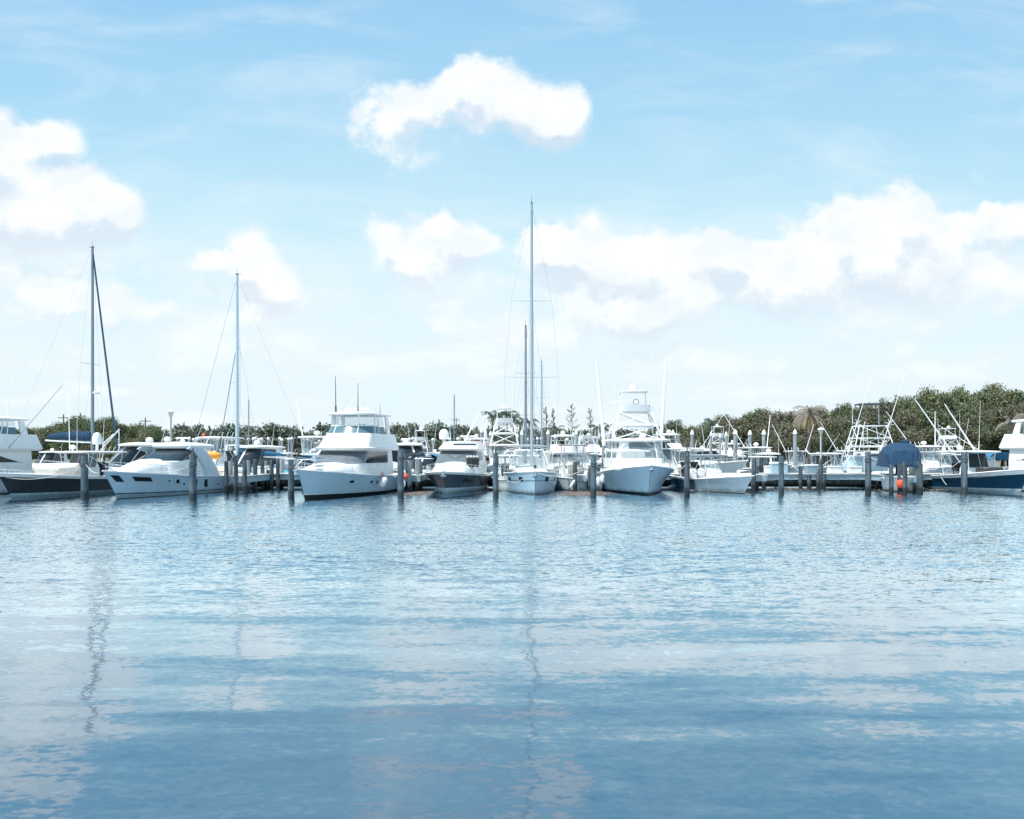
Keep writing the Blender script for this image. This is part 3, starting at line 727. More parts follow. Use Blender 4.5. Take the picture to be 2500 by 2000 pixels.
# ------------------------------------------------------------------ region words for labels
REG = [(95, 'the white yacht cut by the left edge'), (262, 'the charcoal centre console'), (545, 'the long white cruiser'), (705, 'the finger pier with turquoise covers'),
       (1022, 'the big flybridge yacht'), (1195, 'the dark-hulled cruiser'), (1385, 'the bow-on sailboat'), (1468, 'the upright open boat with netted bow'),
       (1655, 'the white tower sportfisher'), (1850, 'the small white bow-right boat'), (1985, 'the grey dock boxes'), (2140, 'the stern-on tower boat'),
       (2252, 'the navy tarpaulin'), (2440, 'the blue-hulled centre console'), (99999, 'the yacht cut by the right edge')]
ORD = ['first', 'second', 'third', 'fourth', 'fifth', 'sixth', 'seventh', 'eighth', 'ninth', 'tenth', 'eleventh', 'twelfth', 'thirteenth', 'fourteenth', 'fifteenth']
def region(px):
    for a, nme in REG:
        if px < a: return nme
def pxof(o): return o.location.x / o.location.y * FPX + HX
def autolabel(objs, what, rel='behind', tail='from left'):
    by = {}
    for o in objs: by.setdefault(region(pxof(o)), []).append(o)
    for rg, l in by.items():
        l.sort(key=pxof)
        for i, o in enumerate(l):
            o['label'] = f'{what} {rel} {rg}' if len(l) == 1 else f'{ORD[i]} {what} {tail} {rel} {rg}'

# ------------------------------------------------------------------ left edge convertible yacht
t, H, HS, FB = flybridge('convertible_yacht', 'white convertible yacht cut off by the left edge, with arched dark side window', L=15, B=4.6, zs=1.2, zb=2.3, hullm=PALE, roofz=5.45, x0=-5, x1=-11.5, zfly=3.2, rail=False, cat='yacht', boot=.06, encl=True, archwin=True, win=GLASS)
setboat(t, -326, 50.5, 9)
dome(t, -9.2, 0, 5.6, .36, .5)
antenna(t, -10, 1.2, 5.6, 5.4, .1, .2); outrigger(t, (-9, 2.0, 3.2), (-11, 4.9, 8.0), .035, SPARD); antenna(t, -9, -.6, 5.6, 2.4)

# ------------------------------------------------------------------ charcoal centre console
t, H = center_console('center_console_boat', 'charcoal-hulled centre console with white hardtop and cream sun pad, bow to the left', L=12, B=3.7, zs=1.15, zb=1.70, hullm=CHAR, vtop=.86, bootm=ICE, boot=.2, topz=2.98, topm=WHITE, wmat=GLASS2, engines=3, toplen=4.6, rake=1.25, cv=1.6)
setboat(t, 28, 53.2, 10)
c = MB(); c.box(-5.0, -3.0, -.95, .95, 1.45, 2.0, .18); c.box(-5.3, -4.9, -.95, .95, 1.7, 2.25, .12); c.build('sun_pad', BEIGE, t, True)
dome(t, -6.6, -.75, 3.1, .24, .32); dome(t, -7.6, .5, 3.1, .33, .9, foot=.5)
antenna(t, -7.4, 1.1, 3.1, 5.0, -.4); antenna(t, -7.4, -1.0, 3.1, 4.2)
outrigger(t, (-7, -1.3, 3.1), (-9.5, -3.4, 7.6), .03, ALU)
rails(H, t, .62, .985, .28, .016, 6, .1, mid=False)

# ------------------------------------------------------------------ long white cruiser with slanted glass
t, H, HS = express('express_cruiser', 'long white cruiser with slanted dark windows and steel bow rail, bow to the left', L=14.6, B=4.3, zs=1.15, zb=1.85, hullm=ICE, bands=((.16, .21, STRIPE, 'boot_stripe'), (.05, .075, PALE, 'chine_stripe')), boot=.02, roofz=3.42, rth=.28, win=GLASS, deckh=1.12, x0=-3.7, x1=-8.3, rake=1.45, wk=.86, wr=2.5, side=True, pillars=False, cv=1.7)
setboat(t, 286, 52.8, 9)
for (t0, t1, va, vb, nm) in ((.80, .885, .66, .84, 'hull_window'), (.935, .97, .62, .86, 'hull_window'), (.53, .56, .38, .8, 'hull_window'), (.45, .475, .38, .8, 'hull_window')):
    for sd in (1,): H.side(t0, t1, va, vb, sd, .012, skew=.0 if t1 < .6 else .05).build(nm, GLASS, t)
for (tt, v, ww) in ((.66, .68, .32), (.62, .56, .16), (.71, .7, .14), (.36, .5, .14)): portlight(H, tt, v, 1, ww, ww * 1.3, t)
# swept side wing with its quarter window
for sd in (1, -1):
    Wg = MB(); y = 1.84 * sd; zz = 1.25
    out = [(-12.6, zz), (-12.2, 1.9), (-11.2, 2.9), (-10.0, 3.5), (-8.6, 3.56), (-8.2, 3.4), (-9.2, 3.2), (-10.2, 2.4), (-10.8, 1.5), (-10.6, zz)]
    n = len(out); out = [(x + 3.2, z - .15 * (z > 2)) for x, z in out]; a = [(x, y, z) for x, z in out]; b_ = [(x, y + .12 * sd, z) for x, z in out]
    Wg.add(a + b_, [tuple(range(n)), tuple(reversed(range(n, 2 * n)))] + [(i, (i + 1) % n, n + (i + 1) % n, n + i) for i in range(n)])
    Wg.build('side_wing', PALE, t)
q = MB(); q.box(-12.6, -11.6, -1.5, 1.5, .9, 1.55, .1); q.box(-12.9, -12.6, -1.5, 1.5, 1.2, 1.9, .08); q.build('cockpit_seat', BEIGE, t, True)
s_ = MB(); s_.box(-14.9, -14.2, -1.9, 1.9, .2, .32, .04); s_.build('swim_platform', WHITE, t)
openradar(t, -7.3, .2, 3.70, .55); dome(t, -7.1, -.9, 3.67, .25, .35); antenna(t, -6.6, 1.5, 3.5, 2.6, -.8, .7); antenna(t, -8.6, 1.3, 3.6, 2.8, -.8, .9)
for y_ in (.5, -.5): MB().tube([(-4.1, y_, 2.75), (-5.0, y_ - .3, 3.1)], .012, 4).build('wiper', DARKM, t)

# ------------------------------------------------------------------ the big flybridge yacht
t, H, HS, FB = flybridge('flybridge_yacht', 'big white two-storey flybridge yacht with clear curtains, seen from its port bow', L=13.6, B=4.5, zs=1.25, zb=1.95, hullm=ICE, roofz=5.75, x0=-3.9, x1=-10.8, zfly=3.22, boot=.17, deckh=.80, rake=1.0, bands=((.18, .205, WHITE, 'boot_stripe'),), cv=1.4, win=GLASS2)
setboat(t, 744, 51.4, 11.5)
for (tt, v, ww) in ((.70, .66, .52), (.52, .66, .34), (.455, .66, .24)): portlight(H, tt, v, 1, ww, .24, t, 'porthole')
openradar(t, -8.2, .2, 5.8, .95); antenna(t, -7.4, -1.15, 5.8, 2.7, .1, 0, .035, DARKM); antenna(t, -7.6, .45, 5.8, 2.2, 0, 0, .03, DARKM); antenna(t, -9, 1.6, 5.75, .8, 0, 0, .02, DARKM); antenna(t, -9, -1.6, 5.75, 4.2, 0, 0, .012)
fl = MB(); fl.tube([(-7.9, .75, 5.8), (-7.9, .75, 6.7)], .02, 5); fl.build('flag_staff', ALU, t)
anchor(H, t)
hk = MB(); hk.lathe((-1.9, -.1, 2.6), [(.36, 0), (.36, .05), (.3, .09)], 12); hk.build('deck_hatch', GLASS2, t, True)
cl = MB(); cl.lathe((-.9, .3, 2.45), [(.3, 0), (.26, .1), (.1, .16)], 10); cl.lathe((-.8, .3, 2.5), [(.1, 0), (.1, .3)], 8); cl.build('windlass', STEEL, t, True)

# ------------------------------------------------------------------ dark-hulled cruiser
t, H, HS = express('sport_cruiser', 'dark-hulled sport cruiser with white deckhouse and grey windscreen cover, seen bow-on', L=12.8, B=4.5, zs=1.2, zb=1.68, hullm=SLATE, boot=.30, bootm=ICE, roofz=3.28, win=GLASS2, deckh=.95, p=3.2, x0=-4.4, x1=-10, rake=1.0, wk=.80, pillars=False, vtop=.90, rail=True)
setboat(t, 1088, 57.8, 4.5)
portlight(H, .80, .62, 1, 1.5, .34, t, 'hull_window', n=14)
rf = House([(3.28, -9.8, -5.3, 1.75, 1.55, .9, 3), (3.85, -9.4, -6.9, 1.5, 1.3, .7, 3)]); rf.body(True, .05).build('roof_pod', WHITE, t, True)
rf.pane(.35, .52, 3.55, 3.72, n=8).build('roof_vent', DARKM, t)
rg = MB(); rg.grid([[Vector((-3.4 + a * .38 * (1 + .2 * b_), 1.5 + c_ * .42, 1.92 + .60 * b_)) for a, c_ in ((-1, -1), (1, -1), (1.2, 0), (1, 1), (-1, 1))] for b_ in (0, .3, .7, 1)], True)
rg.box(-3.85, -2.95, 1.05, 1.95, 2.5, 2.6, .04); rg.build('life_raft_case', RUB, t)
for k in range(4):
    q = MB(); q.ball((-3.2 - k * .1, 1.15 + k * .22, 2.68), .1, 8, 5); q.build('fender_ball', WHITE, t, True)
dome(t, -8.2, -1.45, 3.75, .4, .85, foot=.3); openradar(t, -8, .6, 3.95, .7)
outrigger(t, (-7.6, .3, 3.9), (-8.8, 1.5, 6.5), .06); outrigger(t, (-8.4, 1.75, 3.6), (-9.2, 1.95, 6.2), .06); antenna(t, -8.2, -.9, 3.9, 4.0, 0, -.3)
anchor(H, t)
for y_ in (-1, 1): MB().tube([(-4.8, y_ * .1, 2.62), (-5.4, y_ * .9, 2.95)], .015, 4).build('wiper', DARKM, t)

# ------------------------------------------------------------------ bow-on sailboat
t = thing('sailboat', 'white sailing yacht seen exactly bow-on under the tallest mast', 'sailboat')
H = Hull(13.2, 4.25, 1.25, 1.66, .35, tm=.46, p=2.6, pw=2.3, kw=.93, tr=.86, q=1.6, cv=1.0)
setboat(t, 1306, 57.6, -1.5)
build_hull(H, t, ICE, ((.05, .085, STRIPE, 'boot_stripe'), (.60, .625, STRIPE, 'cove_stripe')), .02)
H.hump(.24, .80, .66, lambda f: .50 * (1 - f ** 2.4) + .03).build('coachroof', WHITE, t, True)
for sd in (1, -1):
    for (t0, t1) in ((.86, .90), (.70, .745)): H.side(t0, t1, .58, .78, sd, .014).build('hull_window', GLASS, t)
    q = MB(); q.box(-5.3, -4.4, sd * 1.45 - .25, sd * 1.45 + .25, 1.7, 1.98, .05); q.build('deck_box', WHITE2, t, True)
rails(H, t, .02, .985, .62, .014, 11, .06)
mast_set(t, -4.6, 1.9, 21.9, .13, ALUG, ((.34, 2.05), (.63, 1.55)), boom=(-9.4, 3.2, 3.1, None), chain=1.95, xb=.3, xs=-13, zdeck=1.55)
fj = MB(); fj.tube([(.1, 0, 1.9), (.0, 0, 2.1)], .09, 7); fj.build('furler_drum', DARKM, t)
dg = House([(1.6, -9.6, -7.2, 1.75, 1.65, .5, 3), (3.25, -9.3, -7.9, 1.2, 1.1, .35, 3)]); 
f = MB()
for sd in (1, -1):
    f.tube([dg.o(.3 if sd > 0 else .7, 1.65), dg.o(.34 if sd > 0 else .66, 3.2)], .055, 6)
    f.tube([(-9.6, sd * 1.85, 1.6), (-9.8, sd * 2.0, 2.9), (-9.9, sd * 1.6, 3.28), (-9.95, sd * .8, 3.46), (-9.95, 0, 3.52)], .06, 7)
f.tube([dg.o(u, 3.2) for u in (.3, .36, .42, .5, .58, .64, .7)], .055, 6)
f.build('dodger_frame', ALU, t, True)
dg.pane(.34, .66, 1.75, 3.12, off=-.03, n=12).build('dodger_screen', CLEARV, t, True)
slab(-12.2, -9.3, 1.75, 1.75, .2, 3.45, .07, camber=.16).build('bimini', GREYC, t, True)
anchor(H, t)

# ------------------------------------------------------------------ white tower sportfisher, seen bow-on
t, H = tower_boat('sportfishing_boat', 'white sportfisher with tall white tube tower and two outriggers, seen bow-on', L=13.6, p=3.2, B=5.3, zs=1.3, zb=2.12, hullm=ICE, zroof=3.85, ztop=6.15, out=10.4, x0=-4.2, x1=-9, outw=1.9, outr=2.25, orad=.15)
setboat(t, 1583, 56.8, 0)
m = MB(); m.grid([[H.pt(tt, v, sd, .012) for v in (.08, .11)] for sd in (1,) for tt in Hull.ST]); m.grid([[H.pt(tt, v, -1, .012) for v in (.08, .11)] for tt in Hull.ST]); m.build('boot_stripe', STRIPE, t)
dome(t, -7, 0, 7.7, .3, .5); openradar(t, -7.4, 0, 4.0, .6)
antenna(t, -6.8, -1.5, 4.0, 7.2, 0, .1); antenna(t, -6.8, 1.5, 4.0, 7.2, 0, -.1); anchor(H, t)
wh = MB(); wh.tube([(-6.35, .1 + .22 * math.cos(a * PI / 6), 6.9 + .22 * math.sin(a * PI / 6)) for a in range(13)], .022, 5); wh.build('steering_wheel', DARKM, t)
br = MB()
for sd in (1, -1):
    br.tube([(-5.0, sd * 1.5, 3.95), (-6.8, sd * 1.9, 5.2), (-7.2, sd * .95, 6.2)], .03, 5); br.tube([(-7.2, sd * .95, 7.0), (-8, sd * 1.85, 6.9)], .025, 5)
    br.tube([(-4.6, sd * 1.6, 3.0), (-4.9, sd * .5, 3.85)], .03, 5)
br.build('tower_brace', ALU, t, True)

# ------------------------------------------------------------------ small white boat, bow to the right
t, H = center_console('small_center_console', 'small white centre console with slim grey top, bow to the right', L=8.8, B=3.0, zs=.85, zb=1.35, hullm=PALE, vtop=.95, boot=.03, bootm=BLACK, topz=2.72, topm=GREYC, wmat=CLEARV, engines=1, toplen=2.6, rake=1.15, rods=False, cv=1.5)
setboat(t, 1818, 59.4, -16)
H.deck(drop=-.06, camber=.30, t0=.52, t1=.99, inset=.08).build('bow_pad', WHITE, t, True)
for (a, b_) in ((.60, .615), (.625, .633)): H.side(a, b_, .0, .9, -1, .01, n=1, skew=-.02).build('hull_mark', WHITE, t)
q = MB(); q.box(-9.1, -8.4, .2, 1.0, .9, 1.75, .2); q.build('stern_seat', WHITE, t, True)

# ------------------------------------------------------------------ blue centre console on the right
t, H = center_console('blue_center_console', 'blue-hulled centre console with white hardtop and two long outriggers, bow to the right', L=12.3, B=3.6, zs=.98, zb=1.86, hullm=NAVY, vtop=.80, boot=.20, bootm=ICE, topz=3.02, topm=WHITE, wmat=GLASS, engines=3, toplen=4.4, cx=-5.7, rake=1.3, cv=1.7, pw=1.4)
setboat(t, 2490, 59.4, -5)
outrigger(t, (-6, -1.32, 3.1), (-7, -3.75, 7.3), .075); outrigger(t, (-5.5, .32, 3.15), (-6.5, -1.56, 6.9), .075)
for k in range(3):
    q = MB(); q.box(-12.4 + k * .95, -11.6 + k * .95, -1.5, 1.3, 1.02, 1.3, .12); q.build('rear_seat', DSEAT, t, True)
q = MB(); q.box(-3.9, -2.7, -.8, .8, 1.45, 1.9, .15); q.build('bow_lounge', DSEAT, t, True)
dome(t, -6.6, -.2, 3.12, .22, .3); antenna(t, -8.4, 1.0, 3.1, 3.4); antenna(t, -6, 1.0, 3.1, 4.0, .2); outrigger(t, (-6.2, 1.3, 3.1), (-8.6, -.8, 5.3), .03)

# ------------------------------------------------------------------ right edge yacht
t, H, HS, FB = flybridge('convertible_yacht', 'white convertible yacht cut off by the right edge, with open flybridge', L=14, B=4.5, zs=1.4, zb=2.3, hullm=PALE, roofz=5.45, x0=-4.6, x1=-10.8, zfly=3.3, rail=True, cat='yacht', boot=.06, encl=True, archwin=True, win=GLASS)
setboat(t, 2812, 54, -6)
antenna(t, -8, 0, 5.5, 2.4); antenna(t, -9, -1, 5.5, 1.6)

# ------------------------------------------------------------------ left sailboats
t = thing('sailboat', 'sailing yacht with navy boom cover and dark furled headsail behind the charcoal centre console', 'sailboat')
H = Hull(13, 4.0, 1.4, 1.9, .9, tm=.42, p=2.0, pw=1.7, kw=.86, tr=.72, q=1.6, cv=1.1)
build_hull(H, t, WHITE, (), .06); H.hump(.28, .80, .60, lambda f: .5 * (1 - f ** 2.4) + .03).build('coachroof', WHITE, t, True)
t.location = XY(293, 72); t.rotation_euler = (0, 0, R(-15))
mast_set(t, -2.9, 2.0, 21.2, .15, SPARD, ((.46, 1.1),), boom=(-8.0, 3.9, 4.1, NAVC), chain=1.8, xb=-.1, xs=-13, zdeck=1.7, furl=STRIPE, fr=.13, fat=.52)
s_ = MB(); s_.tube([(-.1, 0, 1.9), (-.1, 0, 5.1)], .04, 5); s_.tube([(-.1, 0, 5.0), (-2.0, .4, 3.9), (-2.3, .4, 1.9)], .06, 5); s_.tube([(-.1, 0, 5.0), (-1.7, -.4, 3.2), (-1.9, -.4, 1.9)], .06, 5); s_.build('bow_frame', ALU, t, True)
rd = MB(); rd.lathe((-2.5, 0, 8.2), [(.25, 0), (.3, .05), (.3, .14), (.2, .2)], 10); rd.build('mast_radar', WHITE, t, True)

t, H = sailboat('sailboat', 'white sloop with pale mast and blue sail cover behind the finger pier', L=10.5, B=3.0, zs=1.1, zb=1.4, xm=-3.6, zt=18.7, mr=.17, mm=mat('pale_spar', (.50, .62, .68), .35, .3), boomc=BLUC)
t.location = XY(556, 62.5); t.rotation_euler = (0, 0, R(-90 - 40))
t.rotation_euler = (0, 0, R(-90 - 72)); t.location = XY(472, 71.2)
t, H = sailboat('sailboat', 'far sailboat with thin mast and dark sagging furled sail left of the pale mast', L=10, B=3.2, xm=-4, zt=14.9, mr=.07, mm=SPARD, boomc=BLUC, furl=STRIPE)
t.location = XY(534, 82); t.rotation_euler = (0, 0, R(-90 - 8))
# ------------------------------------------------------------------ docks
WOOD = mat('grey_dock_timber', (0.42, 0.43, 0.42), .85, var=.3, vscale=1.5, bump=.01, bscale=14)
WOODP = mat('pale_dock_deck', (0.56, 0.57, 0.55), .85, var=.2, vscale=1.5, bump=.01, bscale=14)
FASC = mat('weathered_dock_fascia', (0.30, 0.40, 0.45), .8, var=.2, vscale=1.2)
def pile_mat(name, c1, c2, wet):
    m = bpy.data.materials.new(name); m.use_nodes = True; t = NT(m.node_tree); b = t.n['Principled BSDF']
    ge = t.new('ShaderNodeNewGeometry'); sp = t.new('ShaderNodeSeparateXYZ'); t.l.new(ge.outputs['Position'], sp.inputs[0])
    n1 = t.noise(t.mapping(ge.outputs['Position'], scale=(5, 5, .8)), 1.0, 5, .65)
    c = t.mix(t.smooth(n1, .35, .65), (*c1, 1), (*c2, 1))
    zz = t.math('ADD', sp.outputs[2], t.math('MULTIPLY', n1, .5))
    c = t.mix(t.smooth(zz, .62, .95), (*wet, 1), c)          # weed and wet timber in the splash zone
    gu = t.math('MULTIPLY', t.smooth(sp.outputs[2], 1.6, 2.9), t.smooth(t.noise(t.mapping(ge.outputs['Position'], scale=(9, 9, 2)), 1.0, 4, .7), .55, .68)); c = t.mix(t.math('MULTIPLY', gu, .7), c, (.55, .55, .52, 1))   # gull droppings
    t.l.new(c, b.inputs['Base Color']); b.inputs['Roughness'].default_value = .85
    bp = t.new('ShaderNodeBump'); bp.inputs['Distance'].default_value = .03; t.l.new(n1, bp.inputs['Height']); t.l.new(bp.outputs[0], b.inputs['Normal'])
    return m
PILE = pile_mat('weathered_pile', (.05, .08, .10), (.12, .165, .20), (.03, .045, .05))
DPILE = pile_mat('dark_dock_pile', (.035, .05, .06), (.10, .13, .15), (.015, .02, .022))
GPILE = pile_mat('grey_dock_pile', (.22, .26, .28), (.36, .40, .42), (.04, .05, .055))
CAPW = mat('white_pile_cap', (.80, .80, .78), .5)

def pile(px, Y, ztop, r=.2, m=PILE, name='mooring_pile', cap=None, lean=(0, 0), label='', cat='pile', group=None, seed=0, bands=True):
    rnd = random.Random(seed); t = thing(name, label, cat, XY(px, Y), rnd.random() * 6, group)
    if lean == (0, 0) and name != 'capped_pile': lean = (rnd.uniform(-.07, .07), rnd.uniform(-.07, .07)); r *= rnd.uniform(.92, 1.08)
    mb = MB(); pr = []
    for i in range(9):
        f = i / 8; pr.append(Vector((lean[0] * f + rnd.uniform(-.012, .012), lean[1] * f + rnd.uniform(-.012, .012), -1.2 + (ztop + 1.2) * f)))
    n = 12; rows = []
    for i, c in enumerate(pr):
        rr = r * (1.05 - .12 * i / 8)
        rows.append([c + Vector((math.cos(2 * PI * k / n) * rr * rnd.uniform(.95, 1.04), math.sin(2 * PI * k / n) * rr * rnd.uniform(.95, 1.04), 0)) for k in range(n)])
    mb.grid(rows, True); mb.add(rows[-1], [tuple(range(n))])
    mb.build('post', m, t, True)
    if cap == 'cone':
        c = MB(); c.lathe((lean[0], lean[1], ztop), [(r * 1.12, -.08), (r * 1.12, .06), (r * .75, .28), (r * .05, .50)], 10); c.build('cap', CAPW, t, True)
    if cap == 'ball':
        c = MB(); c.ball((lean[0], lean[1], ztop + r * .6), r * 1.5, 10, 6); c.build('cap', CAPW, t, True)
    if cap == 'iron':
        c = MB(); c.lathe((lean[0], lean[1], ztop - .02), [(r * .9, 0), (r * .95, .05), (r * .5, .14), (r * .2, .16), (r * .18, .42), (r * .1, .45)], 8); c.build('iron_cap', DARKM, t, True)
    if bands:
        c = MB()
        for k in range(3):
            z = ztop - .5 - k * .07 - rnd.random() * .1; c.lathe((lean[0] * .8, lean[1] * .8, z), [(r * 1.0, 0), (r * 1.12, .02), (r * 1.12, .05), (r, .07)], 10)
        c.build('rope_wrap', mat('tarred_rope', (.09, .11, .12), .9), t, True)
    return t

OUT = [(207, 53.6, 2.8, .24, 'left of the long white cruiser bow'), (470, 52.2, 2.85, .24, 'in front of the long white cruiser'), (711, 53.6, 2.55, .22, 'just left of the big flybridge yacht bow'),
       (978, 54.5, 3.2, .22, 'right of the big flybridge yacht, beside the orange buoy'), (1210, 55, 2.85, .2, 'between the dark-hulled cruiser and the bow-on sailboat'), (1449, 56.1, 2.8, .2, 'just left of the tower sportfisher'),
       (1677, 56.6, 3.0, .2, 'between the tower sportfisher and the small white boat'), (1907, 58.3, 2.75, .2, 'in front of the grey dock boxes'),
       (2120, 58.8, 3.05, .21, 'in front of the stern-on tower boat, darkest and leaning right'), (2354, 60, 3.05, .21, 'in front of the blue-hulled centre console')]
for i, (px, Y, zt, r, lb) in enumerate(OUT):
    o = pile(px, Y, zt, r, DPILE if px in (2120, 1677) else PILE, cap='iron' if px in (1210, 1677, 470) else None, lean=((.12, 0) if px == 2120 else (0, 0)), label='thick mooring pile ' + lb, group='outer mooring piles in front of the slips', seed=i)

def dock(name, label, x0, x1, y0, y1, z=1.27, posts=(), along='x', group=None):
    t = thing(name, label, 'dock', ((x0 + x1) / 2, (y0 + y1) / 2, 0), 0, group)
    ox, oy = (x0 + x1) / 2, (y0 + y1) / 2
    a, b_, c, d = x0 - ox, x1 - ox, y0 - oy, y1 - oy
    m = MB(); rnd = random.Random(3)
    if along == 'x':
        n = max(2, int((b_ - a) / .45))
        for i in range(n):
            xx = a + (b_ - a) * i / n; m.box(xx + .01, a + (b_ - a) * (i + 1) / n - .01, c - .06 - rnd.random() * .03, d + .05, z - .07, z + rnd.random() * .01)
    else:
        n = max(2, int((d - c) / .45))
        for i in range(n):
            yy = c + (d - c) * i / n; m.box(a - .05 - rnd.random() * .02, b_ + .06, yy + .01, c + (d - c) * (i + 1) / n - .01, z - .07, z + rnd.random() * .01)
    m.build('deck_planks', WOODP, t)
    f = MB()
    f.box(a, b_, c, c + .12, z - .50, z - .08); f.box(a, b_, d - .12, d, z - .50, z - .08)
    if along == 'y': f.box(a, a + .12, c + .13, d - .13, z - .50, z - .08); f.box(b_ - .12, b_, c + .13, d - .13, z - .50, z - .08)
    f.build('fascia', FASC, t)
    if along == 'x':
        g_ = MB(); g_.box(a, b_, d - .30, d - .125, .12, z - .52); g_.box(a, b_, c + .55, c + .70, .35, z - .52); g_.build('underdeck_shade', DPILE, t)  # dark boards added to stand in for the shade below the deck
    return t
dock('main_dock', 'long timber walkway on piles running behind the front row of boats', -46, 46, 67.2, 69.4)
FING = [(580, 'finger pier below the turquoise covered boat', 60.8), (1005, 'short finger pier beside the orange buoy', 62.5), (1425, 'finger pier between sailboat and tower sportfisher', 63), (1852, 'finger pier right of the small white boat', 63.5), (2225, 'finger pier beside the boat under the navy tarpaulin', 61)]
for (px, lb, ya) in FING:
    xx = XY(px, ya).x; dock('finger_pier', lb, xx - .65, xx + .65, ya, 67.1, along='y', group='finger piers between the slips')
# posts of the docks
dp = []
rnd = random.Random(11)
def dpost(px, Y, zt, r=.16, m=DPILE): dp.append(pile(px, Y, zt, r, m, 'dock_pile', label='x', group='dark timber piles carrying the docks', seed=len(dp) + 50, bands=False))
for (px, Y, zt) in ((552, 60.6, 2.35), (562, 62, 2.35), (577, 60.4, 2.4), (599, 60.6, 2.4), (606, 62.5, 2.4), (621, 63.5, 2.5), (641, 66.8, 2.3), (648, 69.7, 2.3), (662, 66.8, 2.4), (679, 66.8, 2.5), (687, 69.7, 2.4), (610, 69.7, 2.3),
                    (992, 63, 2.3), (1000, 62, 2.4), (1008, 66, 2.4), (1019, 63, 2.5), (1026, 66, 2.3), (1404, 62.6, 2.3), (1411, 66.8, 2.3), (1441, 62.6, 2.0), (1462, 66.8, 2.0),
                    (1839, 63.2, 2.6), (1848, 66.9, 1.9), (1865, 66.9, 1.2), (1955, 66.9, 1.9), (1975, 66.9, 1.2), (2005, 66.9, 2.5), (2012, 66.9, 1.2), (2140, 66.9, 1.2),
                    (2175, 58.2, 2.15), (2198, 60.5, 2.15), (2209, 58.8, 2.3), (2234, 61.5, 2.3), (2243, 61, 2.35), (2249, 59.5, 2.2), (2190, 66.5, 2.2)): dpost(px, Y, zt, .17 if px > 540 else .16, GPILE if (px in (562, 606, 648, 687, 1019, 1000, 1411, 2234)) else DPILE)
for xx in [-20, -17, -6, -3, 0, 3, 6.5, 9, 12, 15, 17.5, 25, 32, 37, 40]: dpost(xx / 66.95 * FPX + HX, 66.95, 1.15 + rnd.random() * .9, .15)
autolabel(dp, 'dark dock pile', 'near', 'from left')

# ------------------------------------------------------------------ capped piles of the docks beyond
cp = []
L1 = [(1176, 1048, 100, .27), (1198, 1055, 100, .26), (1263, 1060, 100, .24), (1274, 1053, 96, .26), (1338, 1052, 96, .26), (1355, 1062, 110, .24), (1400, 1058, 100, .22), (1407, 1052, 96, .25), (1416, 1063, 115, .2), (1424, 1062, 112, .2),
      (1473, 1053, 98, .27), (1489, 1051, 96, .25), (1605, 1054, 104, .22), (1621, 1063, 104, .22), (1643, 1052, 96, .28), (1649, 1062, 120, .18), (1690, 1052, 92, .27), (1736, 1056, 98, .22), (1758, 1060, 100, .2), (1773, 1056, 100, .24),
      (1795, 1051, 92, .32), (1831, 1053, 94, .3), (1865, 1052, 92, .3), (1941, 1051, 94, .3)]
L2 = [462, 473, 478, 484, 506, 523, 532, 551, 558, 566, 607, 619, 624, 632, 639, 655, 683, 688, 705, 712, 741, 752, 944, 953, 964, 983, 1000, 1008, 1030, 1057, 1097, 1118, 1135, 1287, 1300, 1312, 1322, 1384, 1437, 1447, 1565, 1576, 1540]
for i, (px, py, Y, r) in enumerate(L1):
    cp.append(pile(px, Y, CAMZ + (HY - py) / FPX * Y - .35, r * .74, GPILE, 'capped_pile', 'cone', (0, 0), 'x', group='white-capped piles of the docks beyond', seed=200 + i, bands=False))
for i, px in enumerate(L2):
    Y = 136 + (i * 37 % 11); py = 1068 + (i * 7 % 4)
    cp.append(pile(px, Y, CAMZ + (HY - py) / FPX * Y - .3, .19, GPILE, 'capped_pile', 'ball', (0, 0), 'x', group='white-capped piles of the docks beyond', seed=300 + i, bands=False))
autolabel(cp, 'white-capped pile', 'beyond', 'from left')
for o, k in ((dock('far_dock', 'low grey dock among the white-capped piles, in the distance at left', -66, 16, 138, 140.5, 1.3), 0), (dock('far_dock', 'grey dock among the taller white-capped piles at right', -6, 60, 95, 97, 1.3), 1)): pass

# ------------------------------------------------------------------ things on and around the docks
def dock_box(px, Y, w, h, label, m=WHITE, d=.6, z=1.27, lidm=WHITE, group='boxes standing on the main dock'):
    t = thing('dock_box', label, 'dock box', XY(px, Y, z), 0, group)
    b_ = MB(); b_.box(-w / 2, w / 2, -d / 2, d / 2, .02, h * .8, .04); b_.build('box_body', m, t)
    l = MB(); l.box(-w / 2 - .03, w / 2 + .03, -d / 2 - .03, d / 2 + .03, h * .8 + .003, h, .05); l.build('lid', lidm, t)
    return t
DGREY = mat('slate_blue_box', (.22, .32, .38), .6)
ICEB = mat('pale_blue_box', (.36, .50, .58), .6)
dock_box(1901, 67.8, 1.35, .95, 'pale blue dock box with white lid right behind the dock pile', ICEB)
dock_box(1981, 67.8, .95, .75, 'slate blue dock box with small white bag-like lid', DGREY)
dock_box(2037, 67.8, .95, .62, 'white dock box on the left, behind the stern-on tower boat deck')
dock_box(2086, 67.8, 1.05, .6, 'wider white dock box left of the dark leaning pile')
dock_box(1878, 68.2, .75, .62, 'white dock box left of the pale blue one')
dock_box(709, 66.5, .7, .5, 'white fish-cleaning box on the pile beside the yacht bow', z=2.0)
dock_box(2232, 62.2, .55, .85, 'upright white locker among the tarpaulin piles')
dock_box(640, 68, .9, .6, 'white dock box behind the short piles on the left')
dock_box(1448, 68.2, .9, .6, 'white dock box just left of the tower sportfisher')
LB = mat('lamp_post_grey', (.42, .46, .48), .5)
